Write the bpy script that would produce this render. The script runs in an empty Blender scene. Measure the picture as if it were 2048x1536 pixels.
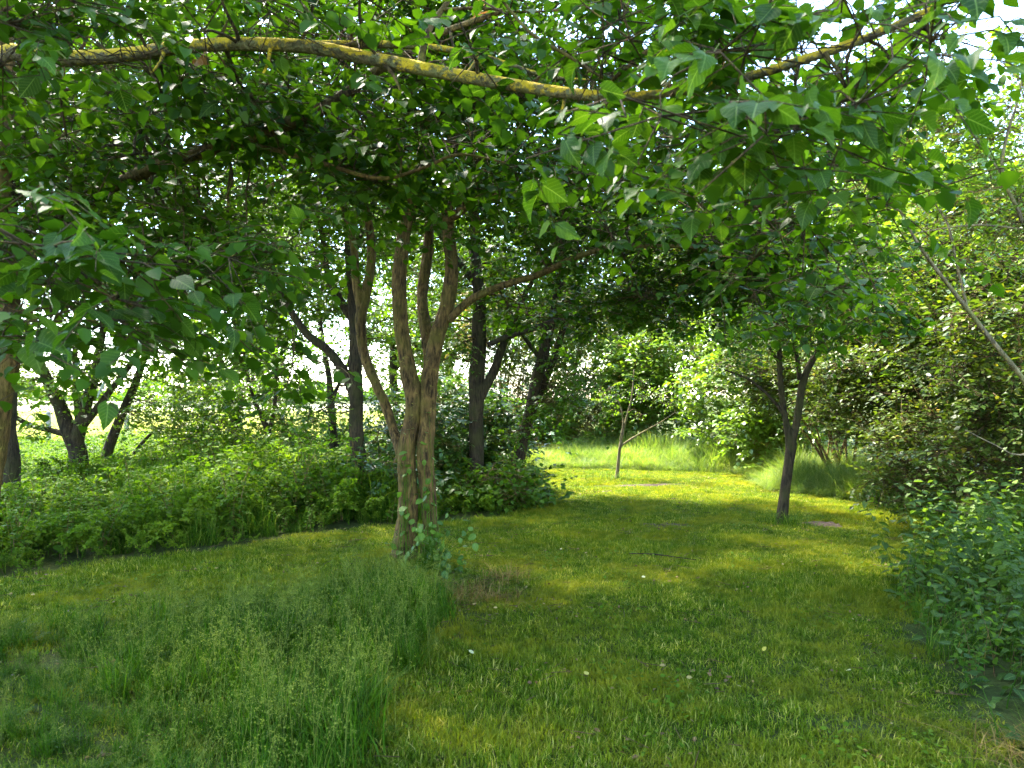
import bpy, math, random
import numpy as np
from mathutils import Vector, kdtree
rng = np.random.default_rng(7)
random.seed(7)
sc = bpy.context.scene
COL = sc.collection
R = math.radians

# ------------------------------------------------------------------ camera
F = 1536.0; CX = 1024.0; HZ = 795.0; EYE = 1.6
cam_d = bpy.data.cameras.new('camera'); cam = bpy.data.objects.new('camera', cam_d); COL.objects.link(cam)
cam.location = (0, 0, EYE); cam.rotation_euler = (R(90), 0, 0)
cam_d.lens = 27; cam_d.sensor_width = 36; cam_d.shift_y = 27/2048
cam_d.clip_start = 0.05; cam_d.clip_end = 3000
cam_d.dof.use_dof = True; cam_d.dof.focus_distance = 8.0; cam_d.dof.aperture_fstop = 5.6
sc.camera = cam
# ------------------------------------------------------------------ sky and sun
SUN = Vector((-0.38, 0.44, 0.81)).normalized()
world = bpy.data.worlds.new('World'); sc.world = world; world.use_nodes = True
wn = world.node_tree.nodes; wl = world.node_tree.links
sky = wn.new('ShaderNodeTexSky'); sky.sky_type = 'NISHITA'; sky.sun_disc = False
sky.sun_elevation = math.asin(SUN.z); sky.sun_rotation = math.atan2(SUN.x, SUN.y)
sky.air_density = 1.0; sky.dust_density = 0.5; sky.ozone_density = 1.0
wl.new(sky.outputs[0], wn['Background'].inputs[0]); wn['Background'].inputs[1].default_value = 0.10
sun_d = bpy.data.lights.new('sun', 'SUN'); sun_d.energy = 2.7; sun_d.angle = R(4); sun_d.color = (1, .93, .80)
sun = bpy.data.objects.new('sun', sun_d); COL.objects.link(sun)
sun.rotation_euler = SUN.to_track_quat('Z', 'Y').to_euler()
# ------------------------------------------------------------------ exposure
sc.view_settings.view_transform = 'Standard'; sc.view_settings.look = 'None'
sc.view_settings.exposure = 4.28; sc.view_settings.gamma = 1.0
sc.render.engine = 'CYCLES'
cy = sc.cycles
cy.max_bounces = 12; cy.diffuse_bounces = 6; cy.transmission_bounces = 8; cy.glossy_bounces = 3
cy.use_denoising = True
cy.sample_clamp_indirect = 8.0

# ------------------------------------------------------------------ helpers
def at(px, py, d):
    return np.array([(px-CX)/F*d, d, EYE-(py-HZ)/F*d])
def project(P):
    d = np.maximum(P[:, 1], 1e-3)
    return CX+P[:, 0]/d*F, HZ+(EYE-P[:, 2])/d*F, P[:, 1]
def hsh(x, y):
    return np.sin(x*1.3+.7)*np.cos(y*1.1-.4)*.5+np.sin(x*.53-1.9+y*.37)*.5
def gz(x, y):
    x = np.asarray(x, float); y = np.asarray(y, float)
    z = .035*hsh(x, y)+.012*np.sin(x*4.1+y*2.3)*np.cos(y*3.7-x*1.1)
    z = z+.08*np.exp(-(((x+.95)/.6)**2+((y-7.25)/.55)**2))
    return z
def unit(v):
    return v/np.maximum(np.linalg.norm(v, axis=-1, keepdims=True), 1e-9)

def add_mesh(name, V, faces_loops, sizes, mat, parent=None, rnd=None, smooth=True, kind=None):
    me = bpy.data.meshes.new(name)
    V = np.ascontiguousarray(V, np.float32)
    nl = len(faces_loops)
    me.vertices.add(len(V)); me.vertices.foreach_set('co', V.ravel())
    me.loops.add(nl); me.loops.foreach_set('vertex_index', np.ascontiguousarray(faces_loops, np.int32))
    me.polygons.add(len(sizes))
    starts = np.concatenate([[0], np.cumsum(sizes)[:-1]]).astype(np.int32)
    me.polygons.foreach_set('loop_start', starts)
    me.update(calc_edges=True)
    if rnd is not None:
        a = me.attributes.new('rnd', 'FLOAT', 'POINT'); a.data.foreach_set('value', np.ascontiguousarray(rnd, np.float32))
    if smooth: me.polygons.foreach_set('use_smooth', np.ones(len(sizes), bool))
    if mat: me.materials.append(mat)
    me.validate()
    return me

def obj(name, me, parent=None, kind=None, link=True):
    o = bpy.data.objects.new(name, me)
    if link: COL.objects.link(o)
    if parent is not None:
        o.parent = parent; o.matrix_parent_inverse = WORLD_INV(parent)
    if kind: o['kind'] = kind
    return o
def WORLD_INV(p):
    from mathutils import Matrix
    m = Matrix.LocRotScale(p.location, p.rotation_euler, p.scale)
    q = p
    while q.parent is not None:
        m = q.matrix_parent_inverse @ m
        q = q.parent
        m = Matrix.LocRotScale(q.location, q.rotation_euler, q.scale) @ m
    return m.inverted()
def thing(name, label, cat, loc=(0, 0, 0), group=None):
    o = bpy.data.objects.new(name, None); COL.objects.link(o)
    o.location = tuple(float(v) for v in loc); o.empty_display_size = .2
    o['label'] = label; o['category'] = cat
    if group: o['group'] = group
    return o
def tag(o, label, cat, group=None):
    o['label'] = label; o['category'] = cat
    if group: o['group'] = group
    return o

# ---- mesh accumulator
class Acc:
    def __init__(s): s.V = []; s.L = []; s.S = []; s.r = []; s.n = 0
    def add(s, V, L, S, r=0.0):
        V = np.asarray(V, float).reshape(-1, 3)
        s.V.append(V); s.L.append(np.asarray(L).ravel()+s.n); s.S.append(np.asarray(S).ravel())
        s.r.append(np.broadcast_to(np.asarray(r, float), (len(V),)).copy() if np.ndim(r) == 0 else np.asarray(r, float))
        s.n += len(V)
    def mesh(s, name, mat, smooth=True):
        if not s.V: return None
        return add_mesh(name, np.concatenate(s.V), np.concatenate(s.L), np.concatenate(s.S), mat, rnd=np.concatenate(s.r), smooth=smooth)
TRIS = [0]

def tube_batch(acc, P, Rad, sides=3, r=0.0, cap=False):
    """P (m,k,3) polylines, Rad (m,k) radii"""
    P = np.asarray(P, float); m, k, _ = P.shape
    T = np.empty_like(P); T[:, 1:-1] = P[:, 2:]-P[:, :-2]; T[:, 0] = P[:, 1]-P[:, 0]; T[:, -1] = P[:, -1]-P[:, -2]
    T = unit(T)
    ref = np.where(np.abs(T[..., 2:3]) > .9, np.array([1., 0, 0]), np.array([0, 0, 1.]))
    # one reference for a whole polyline keeps the rings from twisting
    mean = unit(P[:, -1]-P[:, 0])
    ref = np.where(np.abs(mean[:, 2:3]) > .8, np.array([1., .2, 0]), np.array([0, 0, 1.]))[:, None, :]
    A = unit(np.cross(T, np.broadcast_to(ref, T.shape))); B = np.cross(T, A)
    ang = np.arange(sides)*2*np.pi/sides
    ring = A[:, :, None, :]*np.cos(ang)[None, None, :, None]+B[:, :, None, :]*np.sin(ang)[None, None, :, None]
    V = P[:, :, None, :]+ring*Rad[:, :, None, None]
    idx = np.arange(m*k*sides).reshape(m, k, sides)
    a = idx[:, :-1, :]; b = idx[:, 1:, :]
    q = np.stack([a, np.roll(a, -1, 2), np.roll(b, -1, 2), b], -1).reshape(-1, 4)
    rr = np.repeat(np.asarray(r, float), k*sides) if np.ndim(r) else r
    acc.add(V.reshape(-1, 3), q.ravel(), np.full(len(q), 4), rr)
    TRIS[0] += len(q)*2

def smooth_path(pts, rad, step=.12):
    """Catmull-Rom resample"""
    pts = np.asarray(pts, float); rad = np.asarray(rad, float)
    P = np.vstack([2*pts[0]-pts[1], pts, 2*pts[-1]-pts[-2]]); out = []; ro = []
    for i in range(len(pts)-1):
        p0, p1, p2, p3 = P[i:i+4]
        n = max(2, int(np.linalg.norm(p2-p1)/step)+1)
        t = np.linspace(0, 1, n, endpoint=False)[:, None]
        out.append(.5*((2*p1)+(-p0+p2)*t+(2*p0-5*p1+4*p2-p3)*t*t+(-p0+3*p1-3*p2+p3)*t**3))
        ro.append(rad[i]+(rad[i+1]-rad[i])*t[:, 0])
    out.append(pts[-1:]); ro.append(rad[-1:])
    return np.concatenate(out), np.concatenate(ro)

def bark_noise(g, ns, na, cell_s, cell_a):
    # ridged lattice noise, periodic round the stem, stretched along it
    gs = max(3, int(ns/cell_s)+2); ga = max(4, int(na/cell_a)); G_ = g.uniform(size=(gs, ga))
    u = np.arange(ns)/cell_s; v = np.arange(na)*ga/na; u = u+0*u
    i = np.minimum(u.astype(int), gs-2); j = v.astype(int); fu = (u-i)[:, None]; fv = (v-j)[None]; fu = fu*fu*(3-2*fu); fv = fv*fv*(3-2*fv)
    a = G_[i][:, j % ga]; b = G_[i][:, (j+1) % ga]; c = G_[i+1][:, j % ga]; e = G_[i+1][:, (j+1) % ga]
    n = a*(1-fu)*(1-fv)+b*(1-fu)*fv+c*fu*(1-fv)+e*fu*fv
    return 1-np.abs(2*n-1)
def limb(acc, pts, rad, sides=10, step=.1, rough=.06, seed=0, ridge=0.0, rel=0.0):
    p, r = smooth_path(pts, rad, step)
    n = len(p)
    g = np.random.default_rng(seed)
    ph = g.uniform(0, 6.28, 6)
    s = np.linspace(0, n*step, n)
    p = p+np.stack([np.sin(s*3.1+ph[0])+.6*np.sin(s*7.3+ph[1]), np.sin(s*2.7+ph[2])+.6*np.sin(s*6.1+ph[3]), 0*s], -1)*r[:, None]*.10
    T = np.empty_like(p); T[1:-1] = p[2:]-p[:-2]; T[0] = p[1]-p[0]; T[-1] = p[-1]-p[-2]; T = unit(T)
    # parallel transport frame
    a = np.cross(T[0], [0, 1, 0.01]); a = a/np.linalg.norm(a)
    A = np.empty_like(p)
    for i in range(n):
        a = a-T[i]*np.dot(a, T[i]); a = a/np.linalg.norm(a); A[i] = a
    B = np.cross(T, A)
    ang = np.arange(sides)*2*np.pi/sides
    lump = 1+rough*(np.sin(2*ang[None]+s[:, None]*2.3+ph[4])*.6+np.sin(3*ang[None]-s[:, None]*4.1+ph[5])*.5+g.normal(0, .25, (n, sides)))
    if ridge:
        wob = np.cumsum(g.normal(0, .25, n))*.15
        lump += ridge*np.sin(ang[None]*(sides/3.0)+wob[:, None]+np.sin(s[:, None]*5+ang[None]*2)*1.2)
    if rel:
        relief = -rel*(bark_noise(g, n, sides, 5, 3)**2.5+.5*bark_noise(g, n, sides, 2.5, 1.7)**2)+rel*.8*(bark_noise(g, n, sides, 14, 9)-.5)
        lump = lump+relief/np.maximum(r[:, None], .03)*np.clip(r[:, None]/.08, .25, 1)
    V = p[:, None, :]+(A[:, None, :]*np.cos(ang)[None, :, None]+B[:, None, :]*np.sin(ang)[None, :, None])*(r[:, None]*lump)[..., None]
    V = np.concatenate([V.reshape(-1, 3), p[-1:]+T[-1:]*r[-1]])
    idx = np.arange(n*sides).reshape(n, sides); x = idx[:-1]; y = idx[1:]
    q = np.stack([x, np.roll(x, -1, 1), np.roll(y, -1, 1), y], -1).reshape(-1)
    tip = np.stack([idx[-1], np.roll(idx[-1], -1), np.full(sides, n*sides)], -1).reshape(-1)
    acc.add(V, np.concatenate([q, tip]), np.concatenate([np.full((n-1)*sides, 4), np.full(sides, 3)]), g.uniform())
    TRIS[0] += (n-1)*sides*2+sides
    return p, r

# ---- leaves
def leaf_outline(kind):
    # x across, y along, z up ; returns verts (k,3), faces list
    if kind == 'lime':      # heart-shaped with a pointed tip
        return np.array([[0, 0, 0], [-.41, .18, .07], [-.36, .60, .05], [0, 1, -.10], [.36, .60, .05], [.41, .18, .07]]), [[0, 3, 2, 1], [0, 5, 4, 3]]
    if kind == 'oval':
        return np.array([[0, 0, 0], [-.27, .33, .06], [-.22, .72, .03], [0, 1, -.06], [.22, .72, .03], [.27, .33, .06]]), [[0, 3, 2, 1], [0, 5, 4, 3]]
    if kind == 'diamond':
        return np.array([[0, 0, 0], [-.36, .42, .06], [0, 1, -.05], [.36, .42, .06]]), [[0, 3, 2], [0, 2, 1]]
    if kind == 'needle':
        return np.array([[0, 0, 0], [-.12, .4, .02], [0, 1, -.1], [.12, .4, .02]]), [[0, 3, 2], [0, 2, 1]]
def add_leaves(acc, P, D, N, S, kind, rnd, wid=1.0):
    if len(P) == 0: return
    D = unit(D); X = unit(np.cross(D, N)); Nn = np.cross(X, D)
    base, faces = leaf_outline(kind)
    n = len(P); k = len(base)
    curl = rng.normal(1, .9, n)
    b = base[None, :, :]*np.ones((n, 1, 1))
    b[:, :, 2] *= curl[:, None]
    b[:, :, 0] *= wid if np.ndim(wid) == 0 else np.asarray(wid)[:, None]
    V = P[:, None, :]+(X[:, None, :]*b[:, :, 0:1]+D[:, None, :]*b[:, :, 1:2]+Nn[:, None, :]*b[:, :, 2:3])*np.asarray(S)[:, None, None]
    fl = np.concatenate([np.array(f) for f in faces]); fs = np.array([len(f) for f in faces])
    L = (fl[None]+np.arange(n)[:, None]*k).ravel(); SZ = np.tile(fs, n)
    acc.add(V.reshape(-1, 3), L, SZ, np.repeat(rnd, k))
    TRIS[0] += n*int((fs-2).sum())

def blob_points(n, c, rad, shell=.35, g=rng):
    """points in an ellipsoid, biased outward"""
    v = unit(g.normal(size=(n, 3))); u = g.uniform(shell**3, 1, n)**(1/3)
    return np.asarray(c)+v*u[:, None]*np.asarray(rad)

def grow_crown(skel, skel_r, blobs, leaf, n_leaf=8, sprays=7, leaf_size=.085, spray_len=.32, clump_r=.3, droop=.35, flat=.8, seed=1, outward=None, fine=True, twig_k=1.0):
    """skel (k,3) points of the limbs; blobs: (centre, radii, clumps).
    Returns leaf arrays and fills a twig accumulator that ties every spray to the limbs."""
    g = np.random.default_rng(seed)
    C = np.concatenate([blob_points(n, c, r, .25, g) for c, r, n in blobs])
    C = C[C[:, 2] > .15]
    nodes = [np.asarray(skel)]; rads = [np.asarray(skel_r)]
    tw = Acc()
    rem = C.copy(); allp = np.asarray(skel); allr = np.asarray(skel_r)
    # tie clumps to the growing skeleton, nearest quarter first
    rounds = 5
    for q in range(rounds):
        if len(rem) == 0: break
        kd = kdtree.KDTree(len(allp))
        for i, p in enumerate(allp): kd.insert(p, i)
        kd.balance()
        hit = [kd.find(p) for p in rem]
        d = np.array([h[2] for h in hit]); ii = np.array([h[1] for h in hit])
        cut = np.quantile(d, .4) if q < rounds-1 else d.max()+1
        sel = d <= cut
        A = allp[ii[sel]]; Bp = rem[sel]; ra = np.minimum(allr[ii[sel]]*.55, .004+.006*d[sel]+.004)
        ra = np.maximum(ra, .0035)
        t = np.linspace(0, 1, 5)[None, :, None]
        bow = g.normal(0, .12, (len(A), 1, 3))*d[sel][:, None, None]
        bow[:, :, 2] += .10*d[sel][:, None]
        path = A[:, None]*(1-t)+Bp[:, None]*t+bow*(4*t*(1-t))
        path[:, 1:4] += g.normal(0, .025, (len(A), 3, 3))*np.minimum(1, d[sel])[:, None, None]
        rr = ra[:, None]*np.linspace(1, .55, 5)[None]
        tube_batch(tw, path, rr, 4, g.uniform(size=len(A)))
        allp = np.concatenate([allp, path[:, 2], path[:, 4]]); allr = np.concatenate([allr, rr[:, 2], rr[:, 4]])
        rem = rem[~sel]
    # sprays
    m = len(C)*sprays
    c = np.repeat(C, sprays, 0)
    dirv = g.normal(size=(m, 3)); dirv[:, 2] *= (1-flat)
    if outward is not None:
        dirv += unit(c-np.asarray(outward))*.9
    dirv = unit(dirv)
    L = spray_len*g.uniform(.6, 1.3, m)
    b = c+g.normal(0, clump_r, (m, 3))*np.array([1, 1, .7])*.55
    t = np.linspace(0, 1, 4)[None, :, None]
    dr = droop*g.uniform(.3, 1.4, m)
    path = np.concatenate([c[:, None], b[:, None]+dirv[:, None]*L[:, None, None]*np.array([.15, .6, 1.0])[None, :, None]
                           - np.array([0, 0, 1.])[None, None]*(L*dr)[:, None, None]*np.array([.0, .3, 1.])[None, :, None]], 1)
    if fine: tube_batch(tw, path, twig_k*np.array([.0035, .003, .002, .001])[None]*np.ones((m, 1)), 3, g.uniform(size=m))
    else: tube_batch(tw, path[:, ::3], np.array([.004, .0015])[None]*np.ones((m, 1)), 3, g.uniform(size=m))
    # leaves along the twig
    k = n_leaf
    f = (np.arange(k)+.5)/k
    f = f[None]+g.uniform(-.4/k, .4/k, (m, k))
    seg = 1+f*2; i0 = np.clip(np.floor(seg).astype(int), 1, 2); fr = seg-i0
    a = np.take_along_axis(path, i0[:, :, None], 1); e = np.take_along_axis(path, i0[:, :, None]+1, 1)
    pos = a+(e-a)*fr[..., None]
    tang = unit(e-a)
    nrm = unit(np.array([0, 0, 1.])+g.normal(0, .22, (m, 3)))
    side = unit(np.cross(tang, nrm[:, None, :]))
    sg = np.where(np.arange(k) % 2 == 0, 1., -1.)[None, :, None]
    ld = tang*.55+side*sg*g.uniform(.6, 1.1, (m, k, 1))+g.normal(0, .2, (m, k, 3))
    ld[..., 2] -= droop*g.uniform(.2, 1.5, (m, k))
    ld = unit(ld)
    ln = unit(nrm[:, None]+g.normal(0, .27, (m, k, 3)))
    pos = pos+ld*leaf_size*.25
    S = leaf_size*g.uniform(.55, 1.25, (m, k))*(1-.25*f)
    sp = g.uniform(size=(m, 1))
    rn = np.clip(sp*.55+g.uniform(size=(m, k))*.45, 0, 1)
    return tw, (pos.reshape(-1, 3), ld.reshape(-1, 3), ln.reshape(-1, 3), S.ravel(), rn.ravel())

# ------------------------------------------------------------------ materials
def mat(name):
    m = bpy.data.materials.new(name); m.use_nodes = True
    n = m.node_tree.nodes; l = m.node_tree.links
    return m, n, l, n['Principled BSDF'], n['Material Output']
def ramp(n, stops):
    r = n.new('ShaderNodeValToRGB'); cr = r.color_ramp
    while len(cr.elements) < len(stops): cr.elements.new(.5)
    for e, (p, c) in zip(cr.elements, stops): e.position = p; e.color = (*c, 1)
    return r
def noise(n, l, scale, detail=4, vec=None, rough=.55):
    x = n.new('ShaderNodeTexNoise'); x.inputs['Scale'].default_value = scale; x.inputs['Detail'].default_value = detail
    x.inputs['Roughness'].default_value = rough
    if vec is not None: l.new(vec, x.inputs['Vector'])
    return x
def mix(n, l, fac, a, b, mode='MIX'):
    x = n.new('ShaderNodeMix'); x.data_type = 'RGBA'; x.blend_type = mode
    for s, v in ((0, fac), (6, a), (7, b)):
        if hasattr(v, 'is_output'): l.new(v, x.inputs[s])
        else: x.inputs[s].default_value = v if s == 0 else (*v, 1)
    return x.outputs[2]

def leaf_mat(name, stops, trans=(1.5, 1.55, .40), tfac=.45, rough=.45, spec=.35, per_object=False, patch=None, veins=False, mottle=False):
    m, n, l, p, out = mat(name)
    if per_object:
        src = n.new('ShaderNodeObjectInfo').outputs['Random']
    else:
        a = n.new('ShaderNodeAttribute'); a.attribute_name = 'rnd'; src = a.outputs['Fac']
    r = ramp(n, stops); l.new(src, r.inputs[0]); col = r.outputs[0]
    geo = n.new('ShaderNodeNewGeometry')
    nz = noise(n, l, .9, 3, geo.outputs['Position'])
    r2 = ramp(n, [(.3, (.72, .80, .8)), (.7, (1.2, 1.12, .95))]); l.new(nz.outputs[0], r2.inputs[0])
    col = mix(n, l, 1.0, col, r2.outputs[0], 'MULTIPLY')
    if patch:
        nz2 = noise(n, l, patch[0], 4, geo.outputs['Position'])
        r3 = ramp(n, [(patch[1], (0, 0, 0)), (patch[2], (1, 1, 1))]); l.new(nz2.outputs[0], r3.inputs[0])
        col = mix(n, l, r3.outputs[0], col, patch[3])
    if mottle:
        nz3 = noise(n, l, 6.5, 5, geo.outputs['Position'], .65); r6 = ramp(n, [(.36, (.55, .68, .6)), (.52, (1, 1, 1)), (.68, (1.5, 1.3, 1.4))]); l.new(nz3.outputs[0], r6.inputs[0])
        col = mix(n, l, 1.0, col, r6.outputs[0], 'MULTIPLY')
    if veins:
        nb_ = noise(n, l, 55, 3, geo.outputs['Position']); rb = ramp(n, [(.68, (0, 0, 0)), (.74, (.7, .7, .7))]); l.new(nb_.outputs[0], rb.inputs[0])
        col = mix(n, l, rb.outputs[0], col, (.16, .13, .03))
        tc = n.new('ShaderNodeTexCoord'); sx = n.new('ShaderNodeSeparateXYZ'); l.new(tc.outputs['Object'], sx.inputs[0])
        ab = n.new('ShaderNodeMath'); ab.operation = 'ABSOLUTE'; l.new(sx.outputs[0], ab.inputs[0])
        mid = n.new('ShaderNodeMapRange'); l.new(ab.outputs[0], mid.inputs[0]); mid.inputs[1].default_value = .008; mid.inputs[2].default_value = .025
        mid.inputs[3].default_value = 1; mid.inputs[4].default_value = 0
        yy = n.new('ShaderNodeMath'); yy.operation = 'MULTIPLY_ADD'; l.new(ab.outputs[0], yy.inputs[0]); yy.inputs[1].default_value = -.75; l.new(sx.outputs[1], yy.inputs[2])
        fr = n.new('ShaderNodeMath'); fr.operation = 'PINGPONG'; l.new(yy.outputs[0], fr.inputs[0]); fr.inputs[1].default_value = .075
        sv = n.new('ShaderNodeMapRange'); l.new(fr.outputs[0], sv.inputs[0]); sv.inputs[1].default_value = .003; sv.inputs[2].default_value = .013; sv.inputs[3].default_value = .6; sv.inputs[4].default_value = 0
        mx = n.new('ShaderNodeMath'); mx.operation = 'MAXIMUM'; l.new(mid.outputs[0], mx.inputs[0]); l.new(sv.outputs[0], mx.inputs[1])
        mm = n.new('ShaderNodeMath'); mm.operation = 'MULTIPLY'; l.new(mx.outputs[0], mm.inputs[0]); mm.inputs[1].default_value = .5
        col = mix(n, l, mm.outputs[0], col, (.16, .24, .06))
        bp = n.new('ShaderNodeBump'); bp.inputs['Strength'].default_value = .25; bp.inputs['Distance'].default_value = .01
        iv = n.new('ShaderNodeMath'); iv.operation = 'SUBTRACT'; iv.inputs[0].default_value = 1; l.new(mx.outputs[0], iv.inputs[1])
        l.new(iv.outputs[0], bp.inputs['Height']); l.new(bp.outputs[0], p.inputs['Normal'])
    l.new(col, p.inputs['Base Color']); p.inputs['Roughness'].default_value = rough
    p.inputs['Specular IOR Level'].default_value = spec
    tr = n.new('ShaderNodeBsdfTranslucent')
    l.new(mix(n, l, 1.0, col, trans, 'MULTIPLY'), tr.inputs[0])
    ms = n.new('ShaderNodeMixShader'); ms.inputs[0].default_value = tfac
    l.new(p.outputs[0], ms.inputs[1]); l.new(tr.outputs[0], ms.inputs[2]); l.new(ms.outputs[0], out.inputs[0])
    return m

def bark_mat(name, dark, light, lichen=None, lich_amt=.5, moss=None, scale=1.0, up=False):
    m, n, l, p, out = mat(name)
    geo = n.new('ShaderNodeNewGeometry'); pos = geo.outputs['Position']
    mp = n.new('ShaderNodeMapping'); mp.inputs['Scale'].default_value = (1, 1, .22) if not up else (1, 1, 1); l.new(pos, mp.inputs[0])
    n1 = noise(n, l, 38*scale, 6, mp.outputs[0], .65); n2 = noise(n, l, 7*scale, 4, pos)
    r1 = ramp(n, [(.38, dark), (.60, light)]); l.new(n1.outputs[0], r1.inputs[0])
    col = r1.outputs[0]
    r2 = ramp(n, [(.35, (.6, .6, .62)), (.7, (1.2, 1.15, 1.05))]); l.new(n2.outputs[0], r2.inputs[0])
    col = mix(n, l, 1.0, col, r2.outputs[0], 'MULTIPLY')
    if moss:
        n3 = noise(n, l, 5*scale, 5, pos); r3 = ramp(n, [(.45, (0, 0, 0)), (.68, (.8, .8, .8))]); l.new(n3.outputs[0], r3.inputs[0])
        col = mix(n, l, r3.outputs[0], col, moss)
    if lichen:
        if up:
            n5 = noise(n, l, 34*scale, 5, pos, .7); r5 = ramp(n, [(.50, (0, 0, 0)), (.60, (.8, .8, .8))]); l.new(n5.outputs[0], r5.inputs[0])
            col = mix(n, l, r5.outputs[0], col, (.13, .13, .055))
        n4 = noise(n, l, 13*scale, 9, pos, .8)
        val = n4.outputs[0]
        if up:
            sx = n.new('ShaderNodeSeparateXYZ'); l.new(geo.outputs['Normal'], sx.inputs[0])
            ad = n.new('ShaderNodeMath'); ad.operation = 'MULTIPLY_ADD'; l.new(sx.outputs[2], ad.inputs[0]); ad.inputs[1].default_value = .10; l.new(val, ad.inputs[2])
            val = ad.outputs[0]
        r4 = ramp(n, [(.62-.2*lich_amt, (0, 0, 0)), (.70-.2*lich_amt, (1, 1, 1))]); l.new(val, r4.inputs[0])
        col = mix(n, l, r4.outputs[0], col, lichen)
    l.new(col, p.inputs['Base Color']); p.inputs['Roughness'].default_value = .9; p.inputs['Specular IOR Level'].default_value = .15
    bp = n.new('ShaderNodeBump'); bp.inputs['Strength'].default_value = 1.0; bp.inputs['Distance'].default_value = .035
    l.new(n1.outputs[0], bp.inputs['Height']); l.new(bp.outputs[0], p.inputs['Normal'])
    return m

def plain(name, stops, sc_=6, rough=.9, bump=.4, spec=.1):
    m, n, l, p, out = mat(name)
    geo = n.new('ShaderNodeNewGeometry')
    nz = noise(n, l, sc_, 6, geo.outputs['Position'], .65); r = ramp(n, stops); l.new(nz.outputs[0], r.inputs[0]); l.new(r.outputs[0], p.inputs['Base Color'])
    p.inputs['Roughness'].default_value = rough; p.inputs['Specular IOR Level'].default_value = spec
    bp = n.new('ShaderNodeBump'); bp.inputs['Strength'].default_value = bump; bp.inputs['Distance'].default_value = .02
    l.new(nz.outputs[0], bp.inputs['Height']); l.new(bp.outputs[0], p.inputs['Normal'])
    return m

M = {}
LIME = [(0, (.017, .046, .0035)), (.5, (.027, .068, .005)), (1, (.052, .105, .008))]
M['lime'] = leaf_mat('lime_leaf', LIME, spec=.12)
M['lime_near'] = leaf_mat('lime_leaf_near', LIME, per_object=True, veins=True, rough=.5, spec=.14)
M['maple'] = leaf_mat('field_maple_leaf', [(0, (.032, .078, .005)), (.5, (.052, .112, .007)), (1, (.090, .155, .012))], spec=.2)
M['yellowgreen'] = leaf_mat('sunlit_tint_leaf', [(0, (.055, .105, .007)), (.5, (.085, .150, .010)), (1, (.13, .20, .018))])  # yellow-green of sun-backlit leaves is put into the base colour
M['hedge'] = leaf_mat('hedge_leaf', [(0, (.026, .050, .008)), (.55, (.056, .095, .014)), (.85, (.10, .13, .02)), (1, (.24, .19, .025))], tfac=.3, rough=.45, spec=.22)
M['pale'] = leaf_mat('pale_leaf', [(0, (.07, .13, .014)), (.5, (.105, .180, .022)), (1, (.15, .22, .04))], rough=.33, spec=.6)
M['conifer'] = leaf_mat('conifer_spray', [(0, (.06, .10, .016)), (1, (.12, .16, .028))], tfac=.35, patch=(.55, .50, .64, (.20, .13, .05)))
M['nettle'] = leaf_mat('nettle_leaf', [(0, (.034, .085, .008)), (.6, (.065, .130, .011)), (1, (.10, .165, .016))], tfac=.42, rough=.6, spec=.08)
M['nettle_near'] = leaf_mat('nettle_leaf_near', [(0, (.028, .060, .012)), (.6, (.048, .088, .016)), (1, (.075, .120, .022))], tfac=.4, rough=.55, spec=.12, per_object=True, veins=True)
M['weed'] = leaf_mat('weed_leaf', [(0, (.050, .105, .007)), (.6, (.090, .160, .010)), (1, (.13, .19, .016))], tfac=.45, rough=.6, spec=.08)
M['ivy'] = leaf_mat('ivy_leaf', [(0, (.02, .06, .010)), (1, (.05, .10, .014))], tfac=.25, rough=.4, spec=.35)
M['lawn'] = leaf_mat('lawn_blade', [(0, (.024, .062, .003)), (.35, (.080, .132, .006)), (.7, (.135, .185, .011)), (.88, (.22, .24, .03)), (1, (.42, .38, .12))], tfac=.42, rough=.55, spec=.06, mottle=True, patch=(1.3, .45, .66, (.165, .172, .011)))
M['tall'] = leaf_mat('tall_grass_blade', [(0, (.018, .055, .003)), (.5, (.042, .100, .006)), (.8, (.068, .128, .009)), (1, (.18, .21, .04))], tfac=.4, rough=.55, spec=.06)
M['seed'] = leaf_mat('grass_seed_head', [(0, (.06, .10, .012)), (1, (.17, .20, .038))], tfac=.35, rough=.7, spec=.1)
M['sungrass'] = leaf_mat('long_bank_grass', [(0, (.09, .16, .03)), (.6, (.14, .21, .05)), (1, (.30, .32, .13))], tfac=.42, rough=.55, spec=.2)
M['straw'] = leaf_mat('dry_grass', [(0, (.08, .05, .014)), (1, (.26, .18, .06))], tfac=.3, rough=.7, spec=.1)
M['crop'] = leaf_mat('field_crop', [(0, (.36, .36, .19)), (1, (.48, .46, .28))], tfac=.3, rough=.7, spec=.1)
M['twig'] = bark_mat('twig_bark', (.030, .020, .011), (.085, .060, .028), scale=1.5, lichen=(.20, .17, .03), lich_amt=.35)
M['twig_tan'] = bark_mat('tan_twig_bark', (.06, .038, .016), (.19, .13, .055), scale=1.5, lichen=(.30, .22, .04), lich_amt=.5)
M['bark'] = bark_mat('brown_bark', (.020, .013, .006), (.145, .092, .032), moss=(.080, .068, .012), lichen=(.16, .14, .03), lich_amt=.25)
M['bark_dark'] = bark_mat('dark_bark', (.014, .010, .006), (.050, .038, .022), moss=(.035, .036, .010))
M['bark_lichen'] = bark_mat('lichen_bark', (.045, .035, .02), (.15, .12, .06), moss=(.13, .12, .03), lichen=(.46, .31, .015), lich_amt=.72, up=True)
M['bark_pale'] = bark_mat('pale_bark', (.07, .055, .03), (.22, .175, .105), moss=(.14, .13, .04), lichen=(.36, .27, .03), lich_amt=.2)
M['post'] = plain('weathered_post', [(.3, (.13, .12, .10)), (.7, (.28, .26, .22))], 12)
M['wire'] = plain('fence_wire', [(.3, (.2, .2, .2)), (.7, (.35, .35, .35))], 12, rough=.5)
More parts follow.
